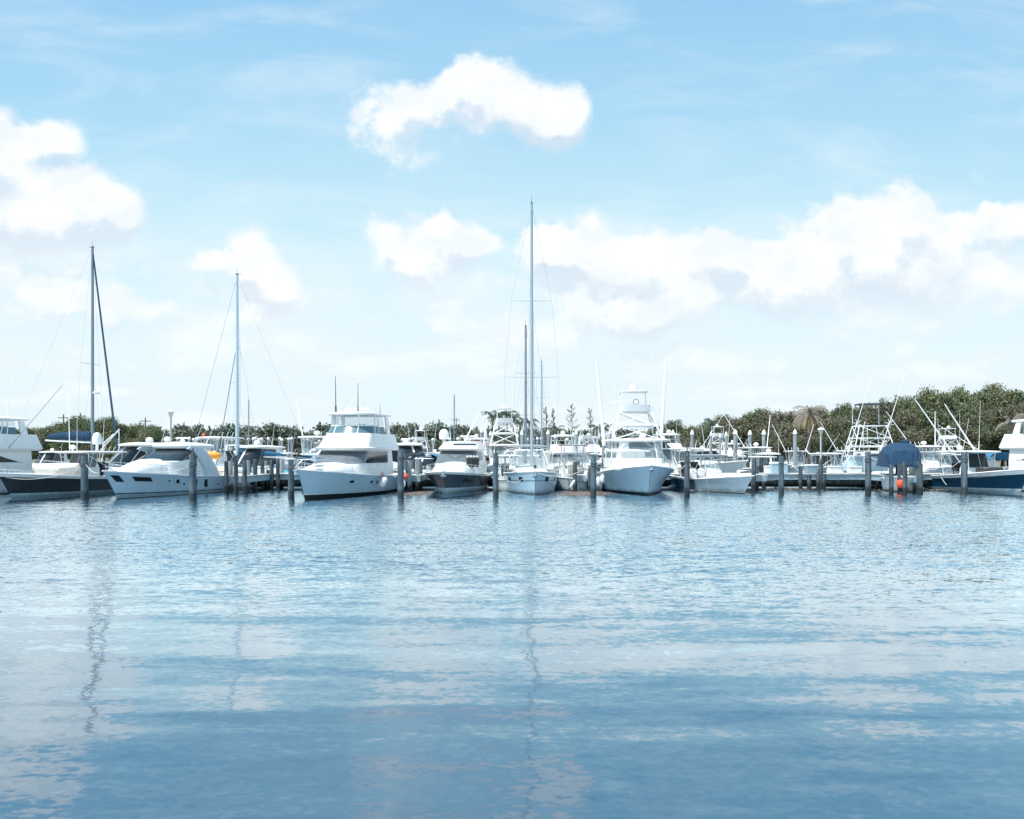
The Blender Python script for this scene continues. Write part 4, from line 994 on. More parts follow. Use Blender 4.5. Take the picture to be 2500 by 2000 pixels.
def lamp(px, Y, zt, label, s=1.0):
    t = thing('dock_lamp', label, 'lamp post', XY(px, Y, 1.27), 0, 'lamp posts on the dock'); h = zt - 1.27
    m = MB(); m.tube([(0, 0, 0), (0, 0, h - .62 * s)], .075 * s, 8); m.lathe((0, 0, 0), [(.16, .01), (.15, .15), (.08, .2)], 8); m.build('pole', LB, t, True)
    g_ = MB(); g_.lathe((0, 0, h - .62 * s), [(.07 * s, 0), (.12 * s, .12 * s), (.2 * s, .42 * s)], 12); g_.build('lantern', mat('lamp_glass', (.55, .55, .5), .4), t, True)
    c = MB(); c.lathe((0, 0, h - .2 * s), [(.29 * s, 0), (.3 * s, .04 * s), (.12 * s, .16 * s), (.03, .2 * s)], 14); c.build('lamp_hood', CAPW, t, True)
lamp(417, 68, 6.6, 'tall dock lamp with white hood rising behind the long white cruiser', 1.15)
lamp(2004, 68.6, 5.1, 'shorter dock lamp with white hood left of the stern-on tower boat')

def fender(x, y, z, label, m=WHITE, r=.16, L=.55, ang=0.0, rnd_=False, name='fender', group=None, cat='fender'):
    t = tag(MB().lathe((0, 0, 0), [(.03, L / 2 + .06), (.05, L / 2), (r * .7, L / 2 - .04), (r, L / 2 - .14), (r, -L / 2 + .14), (r * .7, -L / 2 + .04), (.04, -L / 2)], 10).build(name, m, None, True) if not rnd_ else MB().lathe((0, 0, 0), [(.05, r * 1.3), (.08, r * 1.05), (r * .7, r * .75), (r, 0), (r * .7, -r * .75), (.05, -r)], 12).build(name, m, None, True), label, cat, group)
    t.location = (x, y, z); t.rotation_euler = (0, ang, 0); return t
def atp(px, py, Y): return tuple(P(px, py, Y))
G = 'fenders and buoys'
fender(*atp(990, 1163, 56), 'round orange buoy tied to the pile right of the big flybridge yacht', ORANGE, .19, 0, 0, True, 'buoy', G, 'buoy')
fender(*atp(987, 1153, 56.5), 'small round white buoy just above the orange one', WHITE, .12, 0, 0, True, 'buoy', G, 'buoy')
fender(*atp(986, 1181, 56), 'white cylindrical fender hanging just below the orange buoy', WHITE, .12, .45, 0, False, 'fender', G)
fender(*atp(936, 1178, 57.4), 'large white fender on the port side of the big flybridge yacht', WHITE, .22, .75, .5, False, 'fender', G)
fender(*atp(934, 1158, 58.0), 'small pink buoy against the side of the big flybridge yacht', mat('pink_buoy', (.7, .25, .28), .5), .11, 0, 0, True, 'buoy', G, 'buoy')
fender(*atp(1008, 1151, 63), 'left white ball fender on the short finger pier', WHITE, .14, 0, 0, True, 'buoy', G, 'buoy')
fender(*atp(1000, 1151, 63), 'white ball fender left of its twin on the short finger pier', WHITE, .13, 0, 0, True, 'buoy', G, 'buoy')
fender(*atp(1508, 1145, 56.0), 'white fender lying at the starboard bow of the tower sportfisher', WHITE, .13, .5, PI / 2, False, 'fender', G)
fender(*atp(1659, 1141, 57), 'white ball fender at the port bow of the tower sportfisher', WHITE, .16, 0, 0, True, 'buoy', G, 'buoy')
fender(*atp(1397, 1183, 62), 'slanting white fender under the finger pier right of the sailboat', WHITE, .11, .7, .5, False, 'fender', G)
fender(*atp(1461, 1176, 61), 'white fender low beside the starboard side of the tower sportfisher', WHITE, .2, .7, 0, False, 'fender', G)
fender(*atp(1471, 1170, 60.5), 'upper white fender touching the starboard side of the tower sportfisher', WHITE, .16, .6, 0, False, 'fender', G)
fender(*atp(2198, 1182, 60.2), 'large orange fender hanging above the water at the tarpaulin piles', ORANGE, .26, .62, 0, False, 'fender', G)
fender(*atp(2247, 1192, 61.0), 'small turquoise float at the foot of the tarpaulin piles', mat('turquoise_float', (.3, .6, .66), .5), .1, .4, PI / 2, False, 'float', G, 'float')
fender(*atp(497, 1063, 90), 'small round orange buoy above the cruiser roof in the distance', ORANGE, .2, 0, 0, True, 'buoy', G, 'buoy')

def rope(pts, label, r=.018, m=ROPE, sag=.4, group='mooring lines'):
    a, b_ = Vector(pts[0]), Vector(pts[1]); n = 14
    q = [a.lerp(b_, i / n) - Vector((0, 0, sag * 4 * (i / n) * (1 - i / n))) for i in range(n + 1)]
    c = q[0].copy()
    o = MB().tube([v - c for v in q], r, 5).build('mooring_line', m, None, True); o.location = c
    return tag(o, label, 'rope', group)
rope((P(740, 1160, 52.5), P(711, 1130, 53.6)), 'mooring line from the flybridge yacht bow to the pile on its left', sag=.5)
rope((P(962, 1160, 58), P(978, 1135, 54.5)), 'mooring line from the flybridge yacht port side to the pile', sag=.4)
rope((P(1470, 1140, 56.5), P(1449, 1128, 56.1)), 'mooring line from the tower sportfisher to the pile on its left', sag=.15)
rope((P(1648, 1142, 56.5), P(1677, 1125, 56.6)), 'mooring line from the tower sportfisher to the pile on its right', sag=.35)
rope((P(1735, 1160, 60), P(1677, 1128, 56.6)), 'mooring line from the small white boat to the pile on its left', sag=.5)
rope((P(1842, 1162, 58.4), P(1907, 1165, 58.3)), 'mooring line from the small white boat bow to the right', sag=.3, m=mat('brown_rope', (.2, .14, .12), .9))
rope((P(1187, 1153, 57), P(1210, 1150, 55)), 'mooring line from the dark-hulled cruiser to the pile on its right', sag=.2)
rope((P(1236, 1170, 57.5), P(1285, 1160, 57)), 'drooping white line on the bow of the sailboat', sag=.35)
rope((P(2298, 1165, 61.5), P(2311, 1184, 60.5)), 'short pale line hanging on the blue hull', sag=.05)
for i_, (a_, ya, Ya, b_, yb, Yb, lb) in enumerate(((12, 1165, 52.5, 207, 1135, 53.6, 'line from the charcoal centre console bow to the pile beside it'), (240, 1155, 51.6, 207, 1130, 53.6, 'short line from the long white cruiser bow to the pile on its left'),
        (400, 1150, 56, 470, 1132, 52.2, 'line from the long white cruiser side to the pile before it'), (1040, 1160, 57.6, 978, 1132, 54.5, 'line from the dark-hulled cruiser to the pile on its left'),
        (1300, 1155, 57.2, 1210, 1135, 55, 'line from the sailboat bow to the pile on its left'), (1312, 1155, 57.2, 1449, 1136, 56.1, 'long sagging line from the sailboat bow to the pile on its right'),
        (1845, 1160, 58.6, 1677, 1135, 56.6, 'long line across the small white boat hull to the pile on its left'), (2330, 1152, 62, 2354, 1138, 60, 'line from the blue hull up to the pile in front of it'))):
    rope((P(a_, ya, Ya), P(b_, yb, Yb)), lb, sag=.45 if abs(a_ - b_) > 90 else .2)
rope((P(1930, 1125, 68), P(1965, 1150, 67.6)), 'pale rope drooping onto the dock right of the pale blue box', r=.035, sag=.35)
# ------------------------------------------------------------------ stern-on tower boat
t = thing('tower_boat', 'stern-on white sportfisher with open tube tower and star-shaped outrigger spreaders, behind the dock', 'boat')
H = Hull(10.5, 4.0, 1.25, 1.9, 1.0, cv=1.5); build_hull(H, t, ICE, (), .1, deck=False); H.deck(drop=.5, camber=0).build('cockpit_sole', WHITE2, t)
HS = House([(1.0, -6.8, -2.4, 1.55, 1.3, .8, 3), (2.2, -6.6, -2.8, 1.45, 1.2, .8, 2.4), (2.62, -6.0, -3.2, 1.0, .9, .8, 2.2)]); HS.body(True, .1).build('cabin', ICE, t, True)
c = MB(); c.box(-10.4, -10.15, -1.9, 1.9, .9, 1.3, .05); c.build('transom_board', WHITE, t)
truss(t, [(-4.2, 1.95, 1.4), (-4.2, -1.95, 1.4), (-8.2, -2.2, 1.4), (-8.2, 2.2, 1.4)], [(-5.2, 1.05, 5.4), (-5.2, -1.05, 5.4), (-7.3, -1.15, 5.4), (-7.3, 1.15, 5.4)], (.44, .72, .99), r=.035)
slab(-8.0, -4.6, 1.75, 1.6, .5, 3.45, .13, camber=.06).build('hardtop', WHITE, t, True)
for sd in (1, -1):
    for (a, b_) in (((-5.3, sd * .95, 5.4), (-5.6, sd * .9, 7.3)), ((-7.2, sd * 1.0, 5.4), (-6.9, sd * .9, 7.3))): MB().tube([a, b_], .03, 5).build('tower_post', DARKM, t, True)
slab(-7.3, -5.2, 1.05, 1.0, .3, 7.25, .1).build('tower_top', mat('dark_green_canvas', (.04, .07, .07), .8), t, True)
ladder(t, (-8.3, .9, 1.3), (-7.4, .7, 5.4))
for sd in (1, -1):
    a, b_ = Vector((-7, sd * 2.0, 1.5)), Vector((-7.2, sd * (2.9 if sd < 0 else -.35) + (0 if sd < 0 else 0), 11.2))
    a = Vector((-8.3, 2.6 if sd > 0 else -.1, 2.5)); b_ = Vector((-8.4, .4 if sd > 0 else -2.4, 10.0))
    o = outrigger(t, a, b_, .04)
    st = MB()
    for fz in (.17, .40):
        c = a.lerp(b_, fz)
        for k in range(3):
            d = Vector((0, math.cos(PI * k / 3 + .3), math.sin(PI * k / 3 + .3))) * .42; st.tube([c - d, c + d], .02, 4)
    st.build('spreader_star', ALU, o)
for (yy, hh) in ((1.3, 9.9), (-1.0, 10.2), (.3, 8.9), (-.7, 8.9)): antenna(t, -6, yy, 5.5 if hh > 9 else 7.3, hh - (5.5 if hh > 9 else 7.3), 0, .05)
t.location = XY(2063, 79.4); t.rotation_euler = (0, 0, R(90 - 4))

# ------------------------------------------------------------------ boat under navy tarpaulin
t = thing('covered_boat', 'boat lying under a big navy tarpaulin between thin dark piles', 'boat', XY(2203, 60.8), R(-90 - 22))
t.scale = (.93, .92, .96)
H = Hull(7, 2.9, .95, 1.3, .8); build_hull(H, t, WHITE, (), .1)
rnd = random.Random(4); rows = []
prof = [(-7.2, 1.25, 2.1, .8), (-6.9, 1.55, 3.1, .9), (-6.0, 1.65, 3.7, 1.0), (-4.5, 1.65, 3.95, 1.15), (-3.2, 1.6, 3.85, 1.2), (-1.8, 1.5, 3.7, 1.25), (-.9, 1.35, 3.3, 1.3), (-.6, 1.2, 2.2, 1.4)]
for (x, w, zt, sl) in prof:
    row = []
    for k in range(25):
        a = PI * k / 24; c_, s_ = math.cos(a), math.sin(a); fold = .09 * math.sin(k * 1.7 + x * 1.3) * (1.15 - s_) + rnd.uniform(-.015, .015)
        row.append(Vector((x + fold, (w * (.78 + .22 * (1 - s_)) + fold) * math.copysign(abs(c_) ** .55, c_) + .15 * (s_), 2.0 + (zt - 2.0) * s_ ** .36 + (.10 * abs(c_) if s_ > .5 else 0) * math.sin(x * 2))))
    rows.append(row)
mb = MB(); mb.grid(rows); mb.add(rows[0], [tuple(range(25))]); mb.add(rows[-1], [tuple(range(25))]); mb.build('tarpaulin', NAVC, t, True)
q = MB()
for x in (-6.5, -1.5):
    for y in (-1.3, 1.3): q.tube([(x, y, 1.0), (x, y, 2.3)], .04, 5)
q.build('support_frame', ALU, t)
kn = MB(); kn.ball((-4.2, .5, 3.95), .32, 10, 6, .9); kn.build('tarpaulin_peak', NAVC, t, True)

# ------------------------------------------------------------------ kinds of boats behind
protos = {}
def reg(k, t): protos[k] = make_tree(t); return t
def zero(t): t.location = (0, -300, 0); return t
t, H = center_console('center_console_boat', 'x', L=9, B=2.9, zs=1.0, zb=1.5, topz=3.0, engines=1, eng=RUB); reg('cc', t)
t, H = center_console('center_console_boat', 'x', L=10, B=3.1, zs=1.1, zb=1.6, topz=3.2, engines=2, hullm=PALE, topm=GREYC, cushions=BEIGE); reg('ccg', t)
t, H = center_console('center_console_boat', 'x', L=9.5, B=3.0, zs=1.0, zb=1.6, topz=3.1, engines=3, hullm=NAVY, topm=WHITE)
outrigger(t, (-6, 1.1, 3.1), (-8, 2.6, 6.2), .03); outrigger(t, (-6, -1.1, 3.1), (-8, -2.6, 6.2), .03); reg('ccn', t)
t, H = center_console('center_console_boat', 'x', L=9.5, B=3.0, zs=1.0, zb=1.6, topz=3.1, engines=3)
outrigger(t, (-6, 1.1, 3.1), (-8, 2.4, 6.4), .04); outrigger(t, (-6, -1.1, 3.1), (-8, -2.4, 6.4), .04); dome(t, -6, 0, 3.2, .25, .3); reg('cco', t)
t, H, HS = express('cabin_cruiser', 'x', L=11, B=3.7, roofz=3.5, wside=.08); dome(t, -7.6, 0, 3.55); antenna(t, -8, 1.2, 3.5, 2.6, -.7); reg('exp', t)
t, H, HS = express('cabin_cruiser', 'x', L=9, B=3.2, zs=1, zb=1.5, roofz=2.7, x0=-3.4, x1=-6.2, hard=False, deckh=.4)
mb = MB(); mb.grid([[Vector((x, 1.35 * math.cos(a), 2.3 + .75 * math.sin(a) ** .6)) for a in [PI * k / 10 for k in range(11)]] for x in (-8.4, -7.6, -6.4, -5.4)]); mb.build('bimini', BLUC, t, True); reg('bim', t)
t, H, HS = express('cabin_cruiser', 'x', L=9, B=3.2, zs=1, zb=1.5, roofz=2.7, x0=-3.4, x1=-6.2, hard=False, deckh=.4)
mb = MB(); mb.grid([[Vector((x, 1.35 * math.cos(a), 2.3 + .75 * math.sin(a) ** .6)) for a in [PI * k / 10 for k in range(11)]] for x in (-8.4, -7.6, -6.4, -5.4)]); mb.build('bimini', GREYC, t, True); reg('bimg', t)
t, H, HS, FB = flybridge('flybridge_cruiser', 'x', L=12, B=4, roofz=5.6, encl=False, x1=-9.5); dome(t, -7.4, 0, 5.7); antenna(t, -8, 1.2, 5.6, 2.6); reg('fly', t)
t, H = tower_boat('sportfishing_boat', 'x', L=12, ztop=6.2, out=9.3); dome(t, -7, 0, 7.7, .25, .35); reg('tow', t)
t, H = sailboat('sailboat', 'x', L=11, zt=15.5, mr=.12, mm=ALUG, boomc=NAVC); reg('sail', t)
t, H = sailboat('sailboat', 'x', L=11, zt=15.3, mr=.14, mm=SPARD, boomc=BLUC); reg('sail2', t)
t = thing('open_boat', 'x', 'boat'); H = Hull(6.8, 2.5, .75, 1.1, .8); build_hull(H, t, WHITE, (), .1)
q = MB(); q.box(-4.4, -3.4, -.5, .5, .8, 1.7, .1); q.build('console', WHITE, t); mb = MB(); mb.grid([[Vector((x, 1.25 * math.cos(a), 1.0 + .6 * math.sin(a))) for a in [PI * k / 8 for k in range(9)]] for x in (-6.6, -5, -3.4, -1.6, -.6)]); mb.build('boat_cover', LBLC, t, True); engine(t, -7, 0, .8); reg('open', t)
used = set()
BG = []
def put(k, px, Y, deg, label, s=1.0, group='boats moored beyond the main dock'):
    tr = protos[k]
    if k in used: o = dup(tr, XY(px, Y), R(-90 - deg), label, group, s)
    else:
        o = tr[0]; used.add(k); o.location = XY(px, Y); o.rotation_euler = (0, 0, R(-90 - deg)); o.scale = (s, s, s); o['label'] = label; o['group'] = group
    BG.append(o); return o
KW = {'cc': 'white open boat with hardtop', 'ccn': 'blue-hulled open boat with hardtop', 'ccg': 'pale open boat with grey top', 'cco': 'white open boat with outriggers', 'exp': 'white hardtop cabin cruiser', 'bim': 'white cruiser with blue bimini', 'bimg': 'white cruiser with grey bimini',
      'fly': 'white flybridge cruiser', 'tow': 'white sportfisher with tube tower', 'sail': 'sailboat with navy boom cover', 'sail2': 'sailboat with blue boom cover', 'open': 'small boat under turquoise cover'}
# the row just behind the main dock, one by one
put('exp', 120, 65, 42, 'white hardtop cruiser hidden behind the charcoal centre console', 1.05)
put('bimg', 262, 66, 20, 'white cruiser with canvas enclosure between charcoal centre console and long white cruiser')
put('cc', 430, 80, 8, 'white open boat whose hardtop shows above the long white cruiser roof', 1.5)
put('exp', 512, 67.0, 12, 'white cabin cruiser carrying the orange raft, right of the long white cruiser', 1.0)
put('open', 612, 70.5, -58, 'boat under bright turquoise cover behind the finger pier piles', 1.1)
put('open', 578, 70.2, 30, 'small turquoise covered boat at the foot of the pale mast', .9)
put('bim', 668, 74, 20, 'white cruiser with blue bimini left of the flybridge yacht, just behind the dock', .9)
put('cco', 705, 84, 5, 'white open boat with wide flat top left of the flybridge yacht', 1.5)
put('exp', 640, 90, 60, 'white cabin cruiser lying side-on beyond the turquoise covers', 1.2)
put('fly', 735, 82, 20, 'flybridge cruiser mostly hidden behind the big flybridge yacht', .8)
put('bimg', 968, 71, 14, 'white cruiser with canvas back just right of the big flybridge yacht', 1.0)
put('bim', 1004, 70.5, 6, 'dark-topped boat with bright blue cover between flybridge yacht and dark-hulled cruiser', .95)
put('tow', 1008, 92, 4, 'small white tower boat above the blue covered boat', .72)
put('exp', 1055, 80, -25, 'white hardtop cruiser behind the left side of the dark-hulled cruiser', 1.1)
put('fly', 1142, 84, 6, 'white flybridge cruiser seen over the roof of the dark-hulled cruiser', .80)
put('tow', 1230, 82, 0, 'white sportfisher with ladder tower left of the tallest mast', 1.0)
put('cc', 1215, 71.5, 170, 'white open boat stern-on between dark-hulled cruiser and bow-on sailboat', .9)
put('sail2', 1281, 84, 2, 'sailboat with thick grey mast just left of the tallest mast', 1.1)
put('sail', 1331, 86, -3, 'sailboat with darker shorter mast right of the tallest mast', .84)
put('ccg', 1330, 72, 160, 'white open boat seen through the frame of the bow-on sailboat', .9)
put('fly', 1373, 84, 4, 'flybridge cruiser with white domes right of the bow-on sailboat', .86)
put('ccg', 1408, 66.5, 2, 'upright white open boat with hardtop, bow-on left of the tower sportfisher', 1.12)
put('tow', 1452, 92, -6, 'white boat with low tower just left of the tower sportfisher', .75)
put('exp', 1440, 78, 160, 'white hardtop cruiser low between sailboat and tower sportfisher', .9)
put('ccn', 1628, 74, 176, 'slate-blue open boat stern-on right of the tower sportfisher', 1.05)
put('fly', 1672, 88, -4, 'white flybridge cruiser between tower sportfisher and small white boat', .90)
put('ccg', 1690, 72.5, -10, 'white open boat with wide hardtop above the pile right of the tower sportfisher', 1.02)
put('ccg', 1728, 83, -10, 'pale open boat with grey top behind the small white boat', .95)
put('exp', 1790, 86, -72, 'sleek white cruiser lying side-on beyond the small white boat', 1.25)
put('cc', 1812, 80, 175, 'white open boat stern-on behind the small white boat', .85)
put('exp', 1893, 75, 12, 'white boat with domed white roof above the dock boxes', .82)
put('cco', 1917, 82, -8, 'white open boat with raised outriggers above the grey dock boxes', 1.12)
put('cco', 1965, 90, 10, 'distant open boat with outriggers left of the dock lamp', 1.0)
put('cco', 2118, 82, 5, 'white open boat with hardtop and outriggers just right of the stern-on tower boat', 1.0)
put('cc', 2178, 70.6, -66, 'white open boat lying bow-right just left of the navy tarpaulin', .95)
put('exp', 2268, 76, -15, 'white cabin cruiser between navy tarpaulin and blue-hulled centre console', .85)
put('bim', 2296, 84, 170, 'white cruiser with navy-blue bimini right of the navy tarpaulin', 1.0)
put('cco', 2362, 78, -6, 'white open boat whose top shows above the blue-hulled centre console', 1.15)
put('cc', 2225, 90, 40, 'white open boat far behind the navy tarpaulin', 1.0)
put('cc', 2425, 80, -35, 'white open boat behind the right end of the blue-hulled centre console', .95)
named = set(o.name for o in BG)
# the docks farther out
far = []
rnd = random.Random(21)
kinds = ['exp', 'cc', 'fly', 'bimg', 'cco', 'exp', 'bim', 'cc', 'exp', 'ccn', 'tow', 'ccg', 'fly']
spots = [(px + rnd.uniform(-6, 6), 126 + rnd.uniform(-5, 8)) for px in range(440, 760, 17)] + [(px + rnd.uniform(-6, 6), 120 + rnd.uniform(-5, 12)) for px in list(range(945, 1180, 19))] + \
        [(px + rnd.uniform(-6, 6), 106 + rnd.uniform(-4, 8)) for px in list(range(1270, 1480, 22)) + list(range(1615, 1960, 24))] + [(60, 110), (95, 104), (350, 128), (2030, 98), (2140, 97), (2250, 96), (2400, 97)]
for i, (px, Y) in enumerate(spots):
    k = kinds[i % len(kinds)] if i % 9 else ('sail2' if i % 2 and px < 1500 else 'exp')
    if Y > 112 and k in ('tow', 'fly') and i % 3: k = 'exp'
    o = put(k, px, Y, rnd.choice([0, 8, -10, 175, 60, -65, 185]), 'x', rnd.uniform(.72, .95), 'boats in the distant berths'); o['k'] = k; far.append(o)
for k in KW: autolabel([o for o in far if o['k'] == k], 'distant ' + KW[k])
for o in far: del o['k']

# orange raft resting on the cruiser
mb = MB(); rows = []
for i in range(21):
    f = i / 20 * 2 - 1; w = max(.02, (1 - abs(f) ** 3) ** .5)
    rows.append([Vector((f * .72, .26 * w * math.cos(a) * (1 + .06 * (i % 2)), .30 * w * math.sin(a) * (1 + .06 * (i % 2)))) for a in [2 * PI * k / 12 for k in range(12)]])
mb.grid(rows, True); o = mb.build('inflatable_raft', YORANGE, None, True); o.location = P(517, 1112, 64.0); o.rotation_euler = (0, R(3), R(5))
tag(o, 'amber orange inflatable raft lying right of the long white cruiser', 'raft')
# ------------------------------------------------------------------ land
GR = mat('dry_shore_ground', (.16, .15, .11), .95, var=.4, vscale=.2)
edge = [(-3000, 128), (-85, 128), (-50, 140), (-44, 205), (18, 205), (24, 158), (34, 122), (46, 106), (70, 101), (300, 99), (3000, 99)]
n = len(edge); mb = MB()
top = [(x, y, .7) for x, y in edge]; low_ = [(x, y - 1.2, -1.5) for x, y in edge]
mb.add(top + low_ , [(i, n + i, n + i + 1, i + 1) for i in range(n - 1)])
mb.add(top + [(3000, 6000, .7), (-3000, 6000, .7)], [tuple(range(n + 2))])
struct(mb.build('ground', GR))

# ------------------------------------------------------------------ leaves
def leafmat(name, cols, scale=.16, trans=.0):
    m = bpy.data.materials.new(name); m.use_nodes = True; t = NT(m.node_tree); b = t.n['Principled BSDF']
    ge = t.new('ShaderNodeNewGeometry'); n1 = t.noise(ge.outputs['Position'], scale, 3, .6); n2 = t.noise(ge.outputs['Position'], 2.4, 2, .5)
    oi = t.new('ShaderNodeObjectInfo')
    x = t.math('ADD', t.math('MULTIPLY', n1, 1.3), t.math('MULTIPLY', oi.outputs['Random'], .45)); x = t.math('SUBTRACT', x, .36)
    c = t.ramp(x, [(i / (len(cols) - 1), c) for i, c in enumerate(cols)])
    v = t.smooth(n2, .3, .7, .85, 1.15)
    mx = t.new('ShaderNodeVectorMath', operation='SCALE'); t.l.new(c, mx.inputs[0]); t.l.new(v, mx.inputs[3])
    t.l.new(mx.outputs[0], b.inputs['Base Color']); b.inputs['Roughness'].default_value = .6; b.inputs['Specular IOR Level'].default_value = .3
    return m
SHORE = leafmat('shore_leaves', [(.06, .10, .05), (.10, .13, .065), (.15, .155, .09), (.18, .165, .115), (.20, .185, .155)])
GREEN = leafmat('green_leaves', [(.08, .13, .07), (.13, .18, .09), (.20, .20, .11), (.16, .17, .10)])
HAZEGRN = leafmat('hazed_far_leaves', [(.12, .18, .14), (.15, .20, .15), (.20, .21, .16), (.16, .19, .15)], .06)  # distance haze mixed into the leaf colour, paler than the near leaves
PALMG = leafmat('palm_leaves', [(.035, .075, .05), (.06, .10, .06)], .3)
PALMB = leafmat('dry_palm_leaves', [(.16, .13, .07), (.26, .18, .09), (.10, .12, .06)], .6)
BARK = mat('grey_bark', (.16, .13, .11), .9, var=.3, vscale=2)

def leaves(mb, c, nrm, s, rnd):
    # a sprig: three small leaves round a point
    for _ in range(3):
        d = Vector((rnd.gauss(0, 1), rnd.gauss(0, 1), rnd.gauss(0, .7))).normalized(); d = (d + nrm * .8).normalized()
        u = d.cross(Vector((rnd.gauss(0, 1), rnd.gauss(0, 1), rnd.gauss(0, 1)))).normalized(); L_, W_ = s * rnd.uniform(.7, 1.3), s * rnd.uniform(.28, .45)
        o = c + Vector((rnd.gauss(0, s * .5), rnd.gauss(0, s * .5), rnd.gauss(0, s * .5)))
        mb.add([o, o + d * L_ * .5 + u * W_, o + d * L_, o + d * L_ * .5 - u * W_], [(0, 1, 2, 3)])
def crown(seed, n, leaf, lobes=16, rx=1.0, rz=.8, m=None):
    rnd = random.Random(seed); mb = MB(); L = []
    for i in range(lobes):
        a = rnd.random() * 2 * PI; rr = rnd.random() ** .6 * .72; z = rnd.uniform(-.55, .62); k = math.sqrt(max(.1, 1 - z * z))
        L.append((Vector((math.cos(a) * rr * k, math.sin(a) * rr * k, z * rz)), rnd.uniform(.22, .42)))
    tot = sum(r * r for _, r in L)
    for c, r in L:
        for _ in range(int(n * r * r / tot)):
            d = Vector((rnd.gauss(0, 1), rnd.gauss(0, 1), rnd.gauss(0, 1))).normalized(); q = r * rnd.uniform(.62, 1.08)
            leaves(mb, c + Vector((d.x * q, d.y * q, d.z * q * .85)), d, leaf, rnd)
        # inner twigs and shaded leaf mass
        for _ in range(int(n * .42 * r * r / tot)):
            d = Vector((rnd.gauss(0, 1), rnd.gauss(0, 1), rnd.gauss(0, 1))).normalized(); leaves(mb, c + d * r * rnd.uniform(.1, .6), d, leaf * 2.0, rnd)
    return mb
def trunk(seed, h=1.0):
    rnd = random.Random(seed); mb = MB()
    mb.tube([(0, 0, 0), (.03, .02, h * .35), (-.02, .0, h * .7)], .05, 7, .03)
    for k in range(6):
        a = k * 1.05 + rnd.random(); z = h * rnd.uniform(.3, .65); mb.tube([(0, 0, z), (math.cos(a) * .3, math.sin(a) * .3, z + .2), (math.cos(a) * .55, math.sin(a) * .55, z + .45)], .022, 5, .008)
    return mb
tv = {}
def tree_proto(key, name, seed, n, leaf, m, rz=.8, lobes=16):
    t = thing(name, 'x', 'tree', (0, -400, 0)); c = crown(seed, n, leaf, lobes, 1, rz).build('crown', m, t); c.location = (0, 0, 1.05)
    trunk(seed).build('trunk', BARK, t, True); tv[key] = make_tree(t)
for i in range(5): tree_proto(('s', i), 'shore_tree', 31 + i, 3300, .047, SHORE, .8, 18)
for i in range(3): tree_proto(('g', i), 'green_tree', 61 + i, 3300, .047, GREEN, .8, 18)
for i in range(4): tree_proto(('d', i), 'far_tree', 81 + i, 700, .10, HAZEGRN, .9, 12)
tused = set(); TREES = []
def plant(key, px, Y, ztop, w, what, grp, base=.7):
    # crown unit: radius 1, top of crown about z = 1.05 + .95
    h = ztop - base; sz = h / 1.9; sx = w / 2 / .85; tr = tv[key]; sc = (sx, sx, sz); rz = random.Random(int(px * 7 + Y)).random() * 6.28
    if key in tused: o = dup(tr, XY(px, Y, base), rz, what, grp, sc)
    else: o = tr[0]; tused.add(key); o.location = XY(px, Y, base); o.scale = sc; o.rotation_euler = (0, 0, rz); o['label'] = what; o['group'] = grp
    o['w'] = what; TREES.append(o); return o
def prof(px, tab):
    for (a, ya), (b_, yb) in zip(tab, tab[1:]):
        if a <= px <= b_: return ya + (yb - ya) * (px - a) / (b_ - a)
    return tab[-1][1] if px > tab[-1][0] else tab[0][1]
RT = [(1600, 1040), (1640, 1036), (1690, 1028), (1750, 1012), (1800, 1008), (1850, 998), (1880, 994), (1930, 998), (2000, 990), (2060, 986), (2110, 976), (2160, 970), (2220, 962), (2280, 950), (2340, 948), (2400, 938), (2440, 944), (2480, 940), (2560, 946), (2700, 950)]
rnd = random.Random(77)
def zt(py, Y): return CAMZ + (HY - py) / FPX * Y
def shoreY(px): return 158 - (min(px, 1900) - 1600) / 300 * 42 if px < 1900 else 116 - min(1, (px - 1900) / 300) * 10
k = 0
px = 1604
while px < 2640:           # skyline trees
    Y = shoreY(px) + 12 + rnd.uniform(-2, 3); plant(('g', k % 3) if rnd.random() < .55 else ('s', k % 5), px, Y, zt(prof(px, RT) + rnd.uniform(-9, 6), Y), rnd.uniform(5.0, 7.5), 'green-topped skyline tree', 'trees of the right shore'); px += rnd.uniform(26, 40); k += 1
px = 1612
while px < 2640:           # middle row
    Y = shoreY(px) + 6 + rnd.uniform(-1.5, 2); top = prof(px, RT); py = top + (1105 - top) * .24 + rnd.uniform(-8, 8)
    plant(('s', k % 5), px, Y, zt(py, Y), rnd.uniform(5.5, 8), 'brownish mid-height shore tree', 'trees of the right shore'); px += rnd.uniform(34, 50); k += 1
px = 1620
while px < 2640:           # front row
    Y = shoreY(px) + 1.5 + rnd.uniform(-.5, 1); top = prof(px, RT); py = top + (1105 - top) * .52 + rnd.uniform(-6, 10)
    plant(('s', k % 5), px, Y, zt(py, Y), rnd.uniform(5.5, 8), 'low waterside tree', 'trees of the right shore'); px += rnd.uniform(40, 55); k += 1
LT = [(-60, 1040), (60, 1042), (110, 1036), (140, 1028), (170, 1018), (230, 1012), (270, 1014), (300, 1024), (340, 1034), (372, 1046), (400, 1050)]
px = -40
while px < 385:
    Y = 142 + rnd.uniform(-2, 3); plant(('g', k % 3) if rnd.random() < .7 else ('s', k % 5), px, Y, zt(prof(px, LT) + rnd.uniform(-4, 4), Y), rnd.uniform(5, 7.5), 'bushy green left-shore tree', 'trees of the left shore'); px += rnd.uniform(19, 28); k += 1
px = -50
